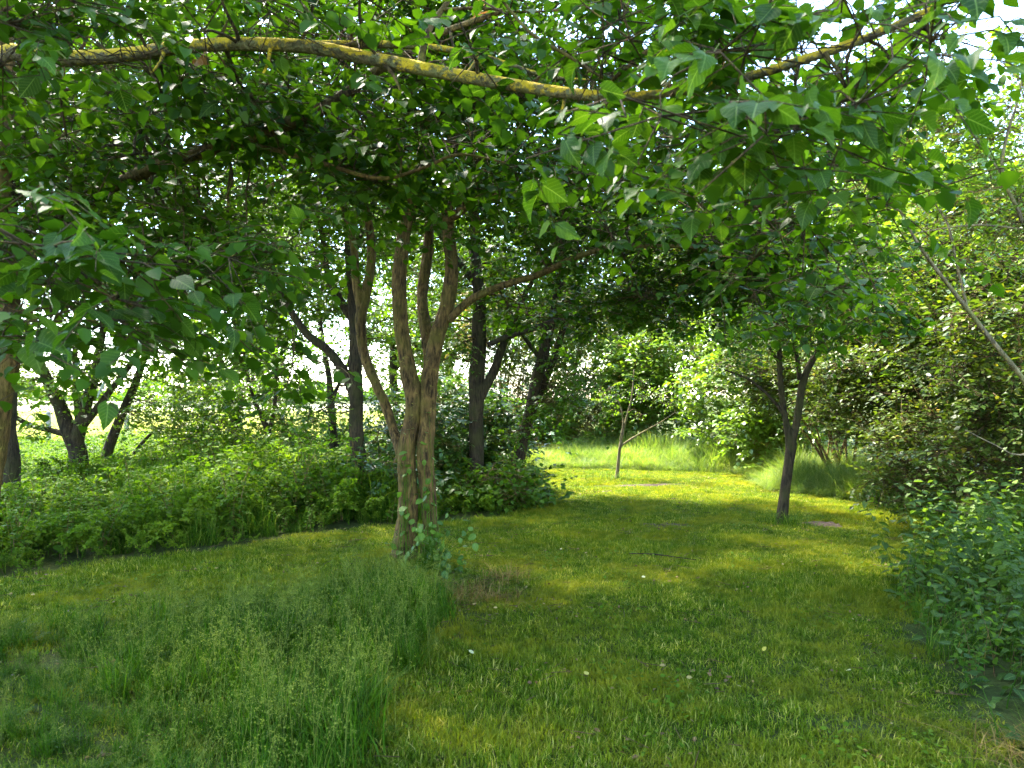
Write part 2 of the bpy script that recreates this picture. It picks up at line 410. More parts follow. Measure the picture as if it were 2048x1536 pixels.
M['soil'] = plain('loose_soil', [(.3, (.035, .025, .018)), (.7, (.095, .07, .05))], 40, bump=1.0)
M['dead_leaf'] = leaf_mat('withered_leaf', [(0, (.30, .13, .04)), (1, (.45, .24, .10))], trans=(1, .9, .7), per_object=True)
M['yellow_leaf'] = leaf_mat('yellow_fallen_leaf', [(0, (.42, .36, .05)), (.6, (.55, .48, .12)), (1, (.7, .66, .35))], trans=(1, .9, .5), per_object=True)
#--PART2--
# ------------------------------------------------------------------ the setting
def axis(lo, hi, fine0, fine1, step):
    a = np.arange(fine0, fine1+1e-6, step)
    left = fine0-np.geomspace(step*2, fine0-lo, 14)[::-1]; right = fine1+np.geomspace(step*2, hi-fine1, 14)
    return np.concatenate([left, a, right])
def sheet(name, xs, ys, zf, m):
    X, Y = np.meshgrid(xs, ys); Z = zf(X, Y)
    idx = np.arange(X.size).reshape(X.shape)
    q = np.stack([idx[:-1, :-1], idx[:-1, 1:], idx[1:, 1:], idx[1:, :-1]], -1).reshape(-1, 4)
    me = add_mesh(name, np.stack([X, Y, Z], -1).reshape(-1, 3), q.ravel(), np.full(len(q), 4), m)
    o = obj(name, me); o['kind'] = 'structure'; TRIS[0] += len(q)*2
    return o
def ground_mat():
    m, n, l, p, out = mat('turf_soil')
    geo = n.new('ShaderNodeNewGeometry'); pos = geo.outputs['Position']
    a = noise(n, l, 1.3, 6, pos); b = noise(n, l, 30, 5, pos, .7)
    r1 = ramp(n, [(.35, (.030, .045, .008)), (.6, (.060, .070, .014)), (.75, (.085, .070, .025))]); l.new(a.outputs[0], r1.inputs[0])
    r2 = ramp(n, [(.3, (.5, .5, .5)), (.7, (1.3, 1.3, 1.2))]); l.new(b.outputs[0], r2.inputs[0])
    l.new(mix(n, l, 1.0, r1.outputs[0], r2.outputs[0], 'MULTIPLY'), p.inputs['Base Color'])
    p.inputs['Roughness'].default_value = .95; p.inputs['Specular IOR Level'].default_value = .1
    bp = n.new('ShaderNodeBump'); bp.inputs['Strength'].default_value = .8; bp.inputs['Distance'].default_value = .03
    l.new(b.outputs[0], bp.inputs['Height']); l.new(bp.outputs[0], p.inputs['Normal'])
    return m
def far_fade(X, Y):
    return gz(X, Y)*np.exp(-np.maximum(0, np.hypot(X, Y-8)-25)/10)
sheet('ground', axis(-900, 900, -12, 10, .25), axis(-300, 1500, 0, 22, .25), far_fade, M_ground := ground_mat())
fld = plain('ripening_field', [(.3, (.36, .36, .19)), (.7, (.46, .45, .26))], 1.2, bump=1.0)
sheet('field', np.linspace(-700, -1.5, 30), np.concatenate([np.linspace(25, 60, 20), np.geomspace(65, 1200, 20)]),
      lambda X, Y: .10+.25*np.sin(X*.02)*np.clip((Y-60)/200, 0, 1), fld)

# ---- scatter: points carrying rotation, scale and variant, instanced by geometry nodes (uncountable cover only)
def variants(name, meshes):
    c = bpy.data.collections.new(name)
    for i, me in enumerate(meshes):
        o = bpy.data.objects.new('%s_%02d' % (name, i), me); c.objects.link(o)
    return c
def scatter(name, P, rot, scl, vid, coll, label=None, cat=None, kind='stuff'):
    me = bpy.data.meshes.new(name); me.vertices.add(len(P)); me.vertices.foreach_set('co', np.ascontiguousarray(P, np.float32).ravel())
    for an, arr in (('rot', rot), ('scl', scl)):
        a = me.attributes.new(an, 'FLOAT_VECTOR', 'POINT'); a.data.foreach_set('vector', np.ascontiguousarray(arr, np.float32).ravel())
    a = me.attributes.new('vid', 'INT', 'POINT'); a.data.foreach_set('value', np.ascontiguousarray(vid, np.int32))
    o = bpy.data.objects.new(name, me); COL.objects.link(o); o['kind'] = kind
    if label: tag(o, label, cat)
    ng = bpy.data.node_groups.new(name+'_nodes', 'GeometryNodeTree')
    ng.interface.new_socket('Geometry', in_out='INPUT', socket_type='NodeSocketGeometry')
    ng.interface.new_socket('Geometry', in_out='OUTPUT', socket_type='NodeSocketGeometry')
    n = ng.nodes; l = ng.links
    gi = n.new('NodeGroupInput'); go = n.new('NodeGroupOutput')
    iop = n.new('GeometryNodeInstanceOnPoints'); ci = n.new('GeometryNodeCollectionInfo')
    ci.inputs['Collection'].default_value = coll; ci.inputs['Separate Children'].default_value = True; ci.inputs['Reset Children'].default_value = True
    def na(an, t):
        x = n.new('GeometryNodeInputNamedAttribute'); x.data_type = t; x.inputs[0].default_value = an; return x.outputs[0]
    l.new(gi.outputs[0], iop.inputs['Points']); l.new(ci.outputs[0], iop.inputs['Instance'])
    iop.inputs['Pick Instance'].default_value = True
    l.new(na('vid', 'INT'), iop.inputs['Instance Index']); l.new(na('scl', 'FLOAT_VECTOR'), iop.inputs['Scale'])
    e2r = n.new('FunctionNodeEulerToRotation'); l.new(na('rot', 'FLOAT_VECTOR'), e2r.inputs[0]); l.new(e2r.outputs[0], iop.inputs['Rotation'])
    l.new(iop.outputs[0], go.inputs[0])
    md = o.modifiers.new('scatter', 'NODES'); md.node_group = ng
    return o
def in_poly(x, y, poly):
    inside = np.zeros(len(x), bool); j = len(poly)-1
    for i in range(len(poly)):
        xi, yi = poly[i]; xj, yj = poly[j]
        c = ((yi > y) != (yj > y)) & (x < (xj-xi)*(y-yi)/(yj-yi+1e-12)+xi); inside ^= c; j = i
    return inside
def in_view(x, y, margin=.6, z=.3):
    return (np.abs(x) < y*(1024/F)+margin) & (y > 2.4)
def fill(poly, step, g, view=True):
    a = np.array(poly); xs = np.arange(a[:, 0].min(), a[:, 0].max(), step); ys = np.arange(a[:, 1].min(), a[:, 1].max(), step)
    X, Y = np.meshgrid(xs, ys); X = X.ravel()+g.uniform(-.5, .5, X.size)*step; Y = Y.ravel()+g.uniform(-.5, .5, Y.size)*step
    k = in_poly(X, Y, poly)
    if view: k &= in_view(X, Y)
    return X[k], Y[k]

def blades(acc, n, area, h, w, g, lean=.5, segs=2, rbase=(0, 1), cluster=None):
    x = g.uniform(-area/2, area/2, n); y = g.uniform(-area/2, area/2, n)
    if cluster:
        x = np.clip(g.normal(0, area/4.6, n), -area/2.6, area/2.6); y = np.clip(g.normal(0, area/4.6, n), -area/2.6, area/2.6)
    H = h*g.uniform(.5, 1.25, n); a = g.uniform(0, 6.283, n); ln = lean*g.uniform(.1, 1.3, n)
    d = np.stack([np.cos(a), np.sin(a), 0*a], -1); s = np.stack([-np.sin(a+g.normal(0, .6, n)), np.cos(a), 0*a], -1)
    base = np.stack([x, y, 0*x-.004], -1)
    V = []
    ts = np.linspace(0, 1, segs+1)
    for t in ts[:-1]:
        c = base+d*(ln*H*t**2)[:, None]+np.array([0, 0, 1.])*(H*t*(1-.25*ln*t))[:, None]
        ww = w*(1-.45*t)*.5
        V += [c-s*ww, c+s*ww]
    V.append(base+d*(ln*H)[:, None]+np.array([0, 0, 1.])*(H*(1-.25*ln))[:, None])
    V = np.stack(V, 1); k = V.shape[1]
    f = []; fs = []
    for i in range(segs-1): f += [2*i, 2*i+1, 2*i+3, 2*i+2]; fs.append(4)
    f += [2*segs-2, 2*segs-1, 2*segs]; fs.append(3)
    L = (np.array(f)[None]+np.arange(n)[:, None]*k).ravel()
    acc.add(V.reshape(-1, 3), L, np.tile(fs, n), np.repeat(g.uniform(rbase[0], rbase[1], n), k))

LAWN = [(-7, 4.6), (-4.5, 6.6), (-3.95, 7.3), (-3.27, 8.0), (-2.4, 8.75), (-1.8, 9.25), (-.8, 9.6), (-.15, 10.0), (.4, 11.2), (.5, 12.9), (.35, 15.8), (.1, 17.4),
        (2.5, 17.2), (4.9, 16), (4.6, 13.5), (5.2, 12), (5.6, 10), (4.3, 7.8), (3.2, 6.1), (2.6, 5.0), (2.3, 4.1), (2.1, 2.2), (-7, 2.2)]
MEADOW = [(-5, 5.0), (-2.6, 5.4), (-1.6, 6.2), (-1.05, 6.9), (-.75, 6.5), (-.45, 5.5), (-.5, 4.6), (-.65, 3.9), (-.75, 2.2), (-5, 2.2)]
SOIL = [((1.92, 13.9), (.9, .25)), ((2.55, 14.1), (.9, .22)), ((1.85, 9.55), (.38, .16)), ((3.98, 9.55), (.27, .17)), ((2.9, 11.2), (.5, .15)), ((1.15, 7.7), (.25, .1)),
        ((1.55, 3.75), (.22, .14)), ((-.3, 5.6), (.35, .2)), ((2.15, 5.0), (.25, .1)), ((1.6, 5.2), (.2, .1))]
g = np.random.default_rng(11)
pl = []
for i in range(6):
    a = Acc(); blades(a, 430, .36, .047, .0054, g, 1.0, 2); pl.append(a.mesh('lawn_patch', M['lawn']))
x, y = fill(LAWN, .17, g)
bare = np.zeros(len(x))
for (c, r) in SOIL: bare = np.maximum(bare, np.exp(-(((x-c[0])/r[0])**2+((y-c[1])/r[1])**2)))
keep = g.uniform(size=len(x)) > bare*1.1
keep &= ~(in_poly(x, y, MEADOW) & (g.uniform(size=len(x)) < .5))
x = x[keep]; y = y[keep]; n = len(x)
hgt = (.75+.5*np.clip(hsh(x*2.1, y*2.7)+.3, 0, 1.2))*g.uniform(.75, 1.2, n)
sc3 = np.stack([g.uniform(.9, 1.2, n)]*2+[hgt], -1)
scatter('lawn_grass', np.stack([x, y, gz(x, y)], -1), np.stack([g.normal(0, .05, n), g.normal(0, .05, n), g.uniform(0, 6.28, n)], -1), sc3, g.integers(0, 6, n), variants('lawn_patch_source', pl),
        'short mown yellow-green lawn grass across the clearing', 'grass')
# clover and small broad leaves in the lawn
cl = []
for i in range(3):
    a = Acc(); n0 = 36; P = np.stack([g.normal(0, .09, n0), g.normal(0, .09, n0), g.uniform(.015, .045, n0)], -1)
    D = unit(np.stack([g.normal(size=n0), g.normal(size=n0), g.normal(.1, .2, n0)], -1)); N = unit(np.stack([g.normal(0, .3, n0), g.normal(0, .3, n0), np.ones(n0)], -1))
    add_leaves(a, P, D, N, g.uniform(.014, .032, n0), 'oval', g.uniform(size=n0), 1.4); cl.append(a.mesh('clover_patch', M['weed']))
x, y = fill(LAWN, .5, g); k = g.uniform(size=len(x)) < .5; x = x[k]; y = y[k]; n = len(x)
scatter('lawn_clover', np.stack([x, y, gz(x, y)], -1), np.stack([0*x, 0*x, g.uniform(0, 6.28, n)], -1), np.ones((n, 3))*g.uniform(.7, 1.3, (n, 1)), g.integers(0, 3, n), variants('clover_source', cl),
        'small round clover leaves spotted through the lawn', 'clover')

# tall seeding grass
def seed_tuft(g, n_st=7, h=.5, spread=.13):
    a = Acc(); b = Acc()
    blades(a, 110, spread*2.6, h*.62, .0075, g, .9, 3, (0, .8), cluster=True)
    for i in range(n_st):
        H = h*g.uniform(.6, 1.2); an = g.uniform(0, 6.28); ln = H*g.uniform(.05, .35)
        p0 = np.array([g.normal(0, spread), g.normal(0, spread), 0]); d = np.array([math.cos(an), math.sin(an), 0])
        t = np.linspace(0, 1, 5)[:, None]
        p = p0+d*ln*t**2+np.array([0, 0, 1])*H*t
        tube_batch(b, p[None], np.array([[.0018, .0016, .0014, .001, .0006]]), 3, g.uniform(.3, 1))
        # loose panicle
        for q in range(8):
            tt = g.uniform(.62, 1.0); c = p0+d*ln*tt**2+np.array([0, 0, 1])*H*tt
            aa = g.uniform(0, 6.28); o_ = np.array([math.cos(aa), math.sin(aa), g.uniform(.1, .9)])*(.05*(1.15-tt)*2.0+.008)
            tube_batch(b, np.stack([c, c+o_])[None], np.array([[.0004, .0003]]), 3, .5)
            m = 4; P = c+o_[None]*g.uniform(.4, 1.1, (m, 1))+g.normal(0, .004, (m, 3))
            add_leaves(b, P, g.normal(size=(m, 3))+np.array([0, 0, -.6]), g.normal(size=(m, 3)), np.full(m, .010), 'diamond', g.uniform(size=m), 1.0)
    return a, b
def two_mat_mesh(name, a, ma, b, mb):
    me = bpy.data.meshes.new(name)
    va = np.concatenate(a.V); vb = np.concatenate(b.V)
    la = np.concatenate(a.L); lb = np.concatenate(b.L)+len(va); sa = np.concatenate(a.S); sb = np.concatenate(b.S)
    r = np.concatenate(a.r+b.r)
    me = add_mesh(name, np.vstack([va, vb]), np.concatenate([la, lb]), np.concatenate([sa, sb]), ma, rnd=r)
    me.materials.append(mb)
    me.polygons.foreach_set('material_index', np.concatenate([np.zeros(len(sa)), np.ones(len(sb))]).astype(np.int32))
    return me
sv = [two_mat_mesh('seed_grass', *(lambda ab: (ab[0], M['tall'], ab[1], M['seed']))(seed_tuft(g))) for i in range(5)]
x, y = fill(MEADOW, .17, g); n = len(x)
s = g.uniform(.55, 1.1, n)*(.68+.42*np.clip(hsh(x*2.3, y*2.6), -1, 1))
scatter('tall_meadow_grass', np.stack([x, y, gz(x, y)], -1), np.stack([g.normal(0, .08, n), g.normal(0, .08, n), g.uniform(0, 6.28, n)], -1), np.stack([s*.9+.15, s*.9+.15, s], -1), g.integers(0, 5, n),
        variants('seed_grass_source', sv), 'tall wispy seeding grass left uncut in front of the forked tree', 'grass')

# long pale bank grass behind the clearing
BANK = [(-.2, 17.3), (2.5, 17.1), (4.9, 15.9), (4.5, 13.4), (5.3, 11.8), (6.5, 12), (7.5, 16), (5.5, 20.5), (-1, 21)]
bv = []
for i in range(5):
    a = Acc(); blades(a, 260, .5, .62, .006, g, .75, 4); bv.append(a.mesh('bank_grass', M['sungrass']))
x, y = fill(BANK, .2, g); n = len(x)
fr = np.min(np.stack([np.hypot(x-qx, y-qy) for qx, qy in [(p[0]*(1-t)+q[0]*t, p[1]*(1-t)+q[1]*t) for p, q in zip(BANK[:4], BANK[1:5]) for t in np.linspace(0, 1, 12)]]), 0)
s = g.uniform(.4, 1.2, n)*(.8+.4*hsh(x*2.2, y*1.7))*np.clip(.3+fr/.9, .3, 1)
scatter('long_bank_grass', np.stack([x, y, gz(x, y)], -1), np.stack([g.normal(0, .1, n), g.normal(0, .1, n), g.uniform(0, 6.28, n)], -1), np.stack([s*.5+.6, s*.5+.6, s], -1), g.integers(0, 5, n),
        variants('bank_grass_source', bv), 'long pale sunlit grass along the back of the clearing', 'grass')
# crop standing in the near part of the field
cv = []
for i in range(3):
    a = Acc(); blades(a, 260, 1.6, .55, .018, g, .3, 2); cv.append(a.mesh('crop', M['crop']))
X, Y = np.meshgrid(np.arange(-42, 3, .9), np.arange(26, 60, .9)); x = X.ravel()+g.uniform(-.4, .4, X.size); y = Y.ravel()+g.uniform(-.4, .4, X.size)
k = in_view(x, y); x = x[k]; y = y[k]; n = len(x)
scatter('field_crop', np.stack([x, y, 0*x+.1], -1), np.stack([0*x, 0*x, g.uniform(0, 6.28, n)], -1), np.ones((n, 3)), g.integers(0, 3, n), variants('crop_source', cv), 'pale ripening crop in the open field beyond the fence', 'crop')

# ---- undergrowth on the left
def stem_plant(g, h=.7, nodes=8, leaf=.085, kind='oval', wid=1.25, pair=2, lean=.25, stems=3, spread=.08):
    a = Acc(); b = Acc()
    for s in range(stems):
        H = h*g.uniform(.6, 1.15); an = g.uniform(0, 6.28); d = np.array([math.cos(an), math.sin(an), 0]); p0 = np.array([g.normal(0, spread), g.normal(0, spread), 0])
        t = np.linspace(0, 1, 5)[:, None]; p = p0+d*lean*H*t**2+np.array([0, 0, 1])*H*t
        tube_batch(b, p[None], np.array([[.004, .0035, .003, .002, .001]]), 3, .5)
        tt = np.repeat(np.linspace(.15, 1, nodes), pair); m = len(tt)
        P = p0+d*lean*H*(tt**2)[:, None]+np.array([0, 0, 1])*(H*tt)[:, None]
        az = np.tile(np.arange(pair)*2*np.pi/pair, nodes)+np.repeat(np.arange(nodes)*1.57, pair)+g.normal(0, .35, m)
        D = np.stack([np.cos(az), np.sin(az), g.normal(-.15, .25, m)+.5*(tt > .93)], -1)
        N = np.array([0, 0, 1.])+g.normal(0, .3, (m, 3))
        S = leaf*g.uniform(.7, 1.2, m)*(1.15-.55*tt)
        P2 = P+unit(D)*(S*.3)[:, None]
        add_leaves(a, P2, D, N, S, kind, np.clip(g.uniform(0, .7)+g.uniform(0, .4, m), 0, 1), wid)
    return a, b
def feather_plant(g, h=.5, fr=6):
    """cow-parsley like tuft of divided leaves"""
    a = Acc(); b = Acc()
    for s in range(fr):
        an = g.uniform(0, 6.28); d = np.array([math.cos(an), math.sin(an), 0]); H = h*g.uniform(.6, 1.1); out = H*g.uniform(.4, .9)
        t = np.linspace(0, 1, 6)[:, None]; p = d*out*t+np.array([0, 0, 1])*H*(1.5*t-.65*t*t)
        tube_batch(b, p[None], np.linspace(.003, .001, 6)[None], 3, .5)
        side = np.array([-d[1], d[0], 0])
        for q in range(7):
            tq = .4+.6*q/6; c = d*out*tq+np.array([0, 0, 1])*H*(1.5*tq-.65*tq*tq); L = .13*(1.25-tq)
            for sg in (-1, 1):
                m = 6; u = np.linspace(.2, 1, m)
                P = c+(side*sg*.9+d*.5)*L*u[:, None]+g.normal(0, .006, (m, 3))
                D = (side*sg*.9+d*.5)+g.normal(0, .5, (m, 3)); D[:, 2] -= .2
                add_leaves(a, P, D, np.array([0, 0, 1.])+g.normal(0, .35, (m, 3)), np.full(m, .042), 'diamond', np.clip(g.uniform(.2, .9)+g.normal(0, .15, m), 0, 1), 1.1)
    return a, b
UNDER = [(-7.2, 4.7), (-4.6, 6.75), (-3.95, 7.45), (-3.27, 8.15), (-2.4, 8.9), (-1.8, 9.4), (-.8, 9.75), (-.2, 10.15), (.3, 11.2), (.4, 12.9), (.2, 15.8), (-.3, 18),
         (-1.5, 24), (-17, 25), (-17, 12), (-8, 4.7)]
uv = []
for i in range(4): uv.append(two_mat_mesh('nettle', *(lambda ab: (ab[0], M['nettle'], ab[1], M['twig_tan']))(stem_plant(g))))
for i in range(4): uv.append(two_mat_mesh('parsley', *(lambda ab: (ab[0], M['weed'], ab[1], M['tall']))(feather_plant(g))))
for i in range(2):
    a = Acc(); blades(a, 160, .4, .5, .006, g, .9, 4); uv.append(a.mesh('rank_grass', M['tall']))
x, y = fill(UNDER, .19, g, view=False); k = (np.abs(x) < y*.70+.9); x = x[k]; y = y[k]; n = len(x)
edge = np.ones(n)
dist = np.min(np.stack([np.hypot(x-px_, y-py_) for px_, py_ in [(p[0]*(1-t)+q[0]*t, p[1]*(1-t)+q[1]*t) for p, q in zip(UNDER[:11], UNDER[1:12]) for t in np.linspace(0, 1, 8)]]), 0)
edge = .55+.45*np.clip(dist/.8, 0, 1)
edge = edge*np.where(dist < .7*g.uniform(size=n), .45, 1)
s = g.uniform(.5, 1.3, n)*edge*(1.12+.42*hsh(x*1.9, y*1.7))
far = y > 17
s = np.where(far, s*.75, s)
vid = g.choice(10, n, p=[.085, .085, .085, .085, .125, .125, .125, .125, .08, .08])
scatter('undergrowth', np.stack([x, y, gz(x, y)], -1), np.stack([g.normal(0, .12, n), g.normal(0, .12, n), g.uniform(0, 6.28, n)], -1), np.stack([s, s, s], -1), vid, variants('undergrowth_source', uv),
        'knee-high green undergrowth of nettles and cow parsley under the left-hand trees', 'undergrowth')
# low weeds along the right-hand hedge foot
FOOT = [(5.1, 12.1), (5.5, 10.1), (4.6, 8.3), (3.7, 6.9), (2.85, 5.6), (2.5, 4.6), (2.3, 3.0), (6, 3), (8, 8), (8, 13)]
x, y = fill(FOOT, .24, g, view=False); k = (np.abs(x) < y*.70+.9); x = x[k]; y = y[k]; n = len(x); s = g.uniform(.35, .7, n)
scatter('hedge_foot_weeds', np.stack([x, y, gz(x, y)], -1), np.stack([g.normal(0, .12, n), g.normal(0, .12, n), g.uniform(0, 6.28, n)], -1), np.stack([s, s, s], -1), g.choice([0, 1, 2, 3, 8, 9], n), bpy.data.collections['undergrowth_source'],
        'low weeds and grass along the foot of the right-hand hedge', 'undergrowth')
#--PART3--
# ------------------------------------------------------------------ trees
def S(pts, d=None, k=1.0):
    """outline points (px, py, width_px[, depth]) -> world points and radii at a real depth"""
    P = []; r = []
    for q in pts:
        dd = q[3] if len(q) > 3 else d
        P.append(at(q[0], q[1], dd)); r.append(q[2]*k*.5*dd/F)
    return np.array(P), np.array(r)
def big_leaf_mesh(kind, m, bend=1.0, fold=1.0, skew=0.0, wave=1.0):
    """heart-shaped (lime) or toothed (nettle) blade with a folded midrib and curled edges, unit length"""
    n = 9; t = np.linspace(0, 1, n)
    if kind == 'lime': w = .53*np.sin(np.pi*np.clip(t, 0, 1)**.62)**.8*(1-.35*t)+.0; back = -.10*np.exp(-(t/.12)**2)
    elif kind == 'nettle': w = .33*np.sin(np.pi*t**.75)**.8; back = 0*t
    else: w = .40*np.sin(np.pi*t**.8)**.7; back = 0*t
    w[0] = .10 if kind == 'lime' else .03; w[-1] = .004
    acc = Acc(); V = []
    for i in range(n):
        tooth = 1+(.07 if i % 2 else -.05)*(kind != 'lime')
        z = -.16*bend*t[i]**2
        for sx, f in ((-1, 1.), (-1, .5), (0, 0), (1, .5), (1, 1.)):
            ww = w[i]*f*tooth
            V.append((sx*ww+skew*t[i]**2, t[i]+(back[i]*f*1.6 if i < 3 else 0)-.03*f, z+.22*fold*ww-.35*ww*ww+.016*wave*f*math.sin(i*2.1+sx*1.7)))
    # stalk
    V = np.array(V); idx = np.arange(n*5).reshape(n, 5)
    q = np.stack([idx[:-1, :-1], idx[:-1, 1:], idx[1:, 1:], idx[1:, :-1]], -1).reshape(-1)
    acc.add(V, q, np.full((n-1)*4, 4))
    tube_batch(acc, np.array([[[0, -.45, .10], [0, -.2, .02], [0, .02, 0]]]), np.array([[.012, .011, .010]]), 3)
    return acc.mesh(kind+'_leaf', m)
LEAF = {'lime': [big_leaf_mesh('lime', M['lime_near'], *q) for q in ((1, 1, 0, 1), (2.2, 2.0, .06, 2.5), (-.6, 1.6, -.05, 2), (3.2, .4, .03, 3), (1.5, 3.0, -.08, 1.5))],
        'nettle': [big_leaf_mesh('nettle', M['nettle_near'], *q) for q in ((1, 1, 0, 1), (2.5, 1.8, .05, 2), (.2, 2.4, -.05, 2))]}
from mathutils import Matrix
def leaf_objects(P, D, N, Sz, root, meshes, name='leaf', wid=None):
    D = unit(D); X = unit(np.cross(D, N)); Nn = np.cross(X, D)
    inv = Matrix.Translation(root.location).inverted()
    for i in range(len(P)):
        o = bpy.data.objects.new(name, meshes[i % len(meshes)]); COL.objects.link(o); o.parent = root
        s = float(Sz[i]); cz = float(rng.uniform(.4, 1.8)); cxx = float(rng.uniform(.85, 1.1))
        m = Matrix(((X[i, 0]*s*cxx, D[i, 0]*s, Nn[i, 0]*s*cz, P[i, 0]), (X[i, 1]*s*cxx, D[i, 1]*s, Nn[i, 1]*s*cz, P[i, 1]), (X[i, 2]*s*cxx, D[i, 2]*s, Nn[i, 2]*s*cz, P[i, 2]), (0, 0, 0, 1)))
        o.matrix_basis = inv @ m

def tree(name, label, cat, base, limbs, blobs, leafm, leafkind='lime', barkm='bark', group=None, sides=12, ridge=0., rough=.06, step=.07, bark_rel=0., twigm='twig', n_objects=0, obj_scale=1.0, extra_bark=None, trunk_name='trunk', cull=None, **kw):
    root = thing(name, label, cat, base, group)
    acc = Acc(); acc2 = Acc(); sk = []; sr = []
    for i, lm in enumerate(limbs):
        P, r = lm[0], lm[1]; bm = lm[2] if len(lm) > 2 else 0
        p, rr = limb(acc2 if bm else acc, P, r, sides if r.max() > .03 else 7, step if r.max() > .05 else .1, rough, seed=abs(hash(name)) % 1000+i if False else (len(name)*31+i*7), ridge=ridge if r.max() > .05 else 0, rel=bark_rel if r.max() > .05 else bark_rel*.4)
        sk.append(p[2:]); sr.append(rr[2:])
    o = obj(trunk_name, acc.mesh(trunk_name, M[barkm]), root)
    if acc2.V: obj('limb', acc2.mesh('limb', M[extra_bark]), root)
    sk = np.concatenate(sk); sr = np.concatenate(sr)
    if blobs:
        # limbs carry leaves only where they are thin or high
        tw, (P, D, N, Sz, rn) = grow_crown(sk, sr, blobs, leafm, **kw)
        if cull is not None:
            k = cull(P); P, D, N, Sz, rn = P[k], D[k], N[k], Sz[k], rn[k]
        acc = Acc()
        if n_objects:
            px, py, dd = project(P)
            vis = (px > -20) & (px < 2068) & (py > -20) & (py < 1556) & (dd > .9)
            app = np.where(vis, Sz/np.maximum(dd, .5), -1)
            # what nearer leaves cover shows less: count leaves in front on a coarse grid
            cell = {}
            order = np.argsort(dd); hidden = np.zeros(len(P), int)
            for i in order:
                if not vis[i]: continue
                kx = (int(px[i]//40), int(py[i]//40)); c = cell.get(kx, 0); hidden[i] = c; cell[kx] = c+1
            app = app/(1+.25*hidden)
            pick = np.argsort(-app)[:n_objects]
            keep = np.ones(len(P), bool); keep[pick] = False
            crown_first = (P[pick], D[pick], N[pick], Sz[pick]*obj_scale)
            P, D, N, Sz, rn = P[keep], D[keep], N[keep], Sz[keep], rn[keep]
        add_leaves(acc, P, D, N, Sz, leafkind, rn)
        cr = obj('crown', acc.mesh('crown', M[leafm]), root, kind='stuff')
        if n_objects: leaf_objects(*crown_first, root, LEAF['lime'])
        t = obj('twig', tw.mesh('twig', M[twigm]), root, kind='stuff')
    return root

# --- the forked tree in the middle
d = 7.25
A = S([(812, 1140, 76), (814, 1100, 52), (815, 1050, 42), (816, 1000, 39), (813, 940, 38), (813, 890, 38), (824, 830, 36), (828, 790, 38), (818, 740, 36), (805, 670, 30), (800, 600, 30), (799, 540, 29), (806, 470, 28), (822, 410, 26), (836, 340, 23), (850, 250, 20), (875, 120, 16), (900, -60, 12), (930, -250, 8)], d)
B = S([(862, 1140, 60), (860, 1095, 42), (858, 1030, 33), (857, 970, 32), (852, 900, 35), (855, 840, 32), (856, 790, 36), (860, 740, 36), (871, 675, 33), (889, 630, 33), (900, 590, 32), (904, 535, 28), (898, 460, 26), (894, 400, 24), (900, 300, 20), (930, 150, 15), (965, -30, 11), (1010, -220, 7)], d-.02)
B2 = S([(862, 735, 28, 7.30), (856, 690, 27, 7.40), (846, 620, 24, 7.50), (848, 570, 24, 7.60), (856, 500, 22, 7.65), (858, 400, 19, 7.75), (842, 290, 16, 7.85), (800, 120, 12, 7.95), (760, -80, 8, 8.05)])
C_ = S([(806, 930, 22, 7.30), (797, 893, 22, 7.35), (784, 855, 20, 7.45), (770, 807, 21, 7.50), (752, 765, 21, 7.55), (729, 705, 22, 7.65), (722, 640, 23, 7.65), (733, 580, 21, 7.70), (742, 500, 18, 7.75), (733, 420, 16, 7.75), (700, 300, 12, 7.75), (650, 150, 9, 7.55), (600, 0, 7, 7.35)])
C2 = S([(724, 625, 18, 7.65), (712, 560, 17, 7.70), (704, 480, 15, 7.75), (672, 380, 11, 7.55), (600, 290, 8, 7.15), (520, 230, 5, 6.75)])
D_ = S([(897, 640, 26, 7.20), (945, 598, 24, 7.15), (1010, 570, 21, 7.05), (1080, 548, 20, 6.95), (1150, 515, 18, 6.75), (1220, 496, 15, 6.65), (1310, 492, 13, 6.55), (1400, 497, 11, 6.45), (1500, 530, 7, 6.35), (1600, 590, 5, 6.25)], None, .68)
E_ = S([(850, 250, 20, 7.25), (960, 190, 16, 6.95), (1120, 150, 13, 6.55), (1300, 160, 10, 6.25), (1480, 230, 7, 6.05)])
E2 = S([(896, 440, 20, 7.15), (960, 400, 17, 6.85), (1060, 380, 14, 6.55), (1180, 330, 12, 6.35), (1340, 340, 9, 6.15), (1500, 400, 6, 6.05)])
E3 = S([(832, 350, 18, 7.25), (760, 310, 14, 6.85), (640, 330, 10, 6.45), (520, 380, 7, 6.15)])
blobs = [(at(450, 330, 7.0), (1.5, 1.2, .75), 62), (at(760, 190, 6.8), (1.5, 1.2, .80), 90), (at(1050, 310, 7.0), (1.5, 1.3, .88), 105), (at(1330, 400, 7.0), (1.4, 1.3, .9), 110),
         (at(1560, 500, 7.0), (.85, 1.1, .65), 55), (at(1380, 590, 7.6), (1.0, .9, .32), 40), (at(1120, 620, 7.6), (.6, .6, .16), 12),
         (at(650, 60, 7.0), (1.6, 1.3, .7), 75), (at(1150, 60, 7.0), (1.8, 1.4, .8), 95), (np.array([-.3, 7.2, 6.6]), (3.0, 2.4, 1.3), 70)]
tree('forked_tree', 'forked brown-barked tree with twin lower stems standing alone in the middle of the grass', 'tree', (-.90, 7.25, 0), [A, B, B2, C_, C2, D_, E_, E2, E3], blobs, 'lime', 'lime',
     'bark', sides=44, step=.03, bark_rel=.010, rough=.04, n_objects=300, leaf_size=.073, n_leaf=9, sprays=7, spray_len=.38, clump_r=.3, droop=.28, seed=3)

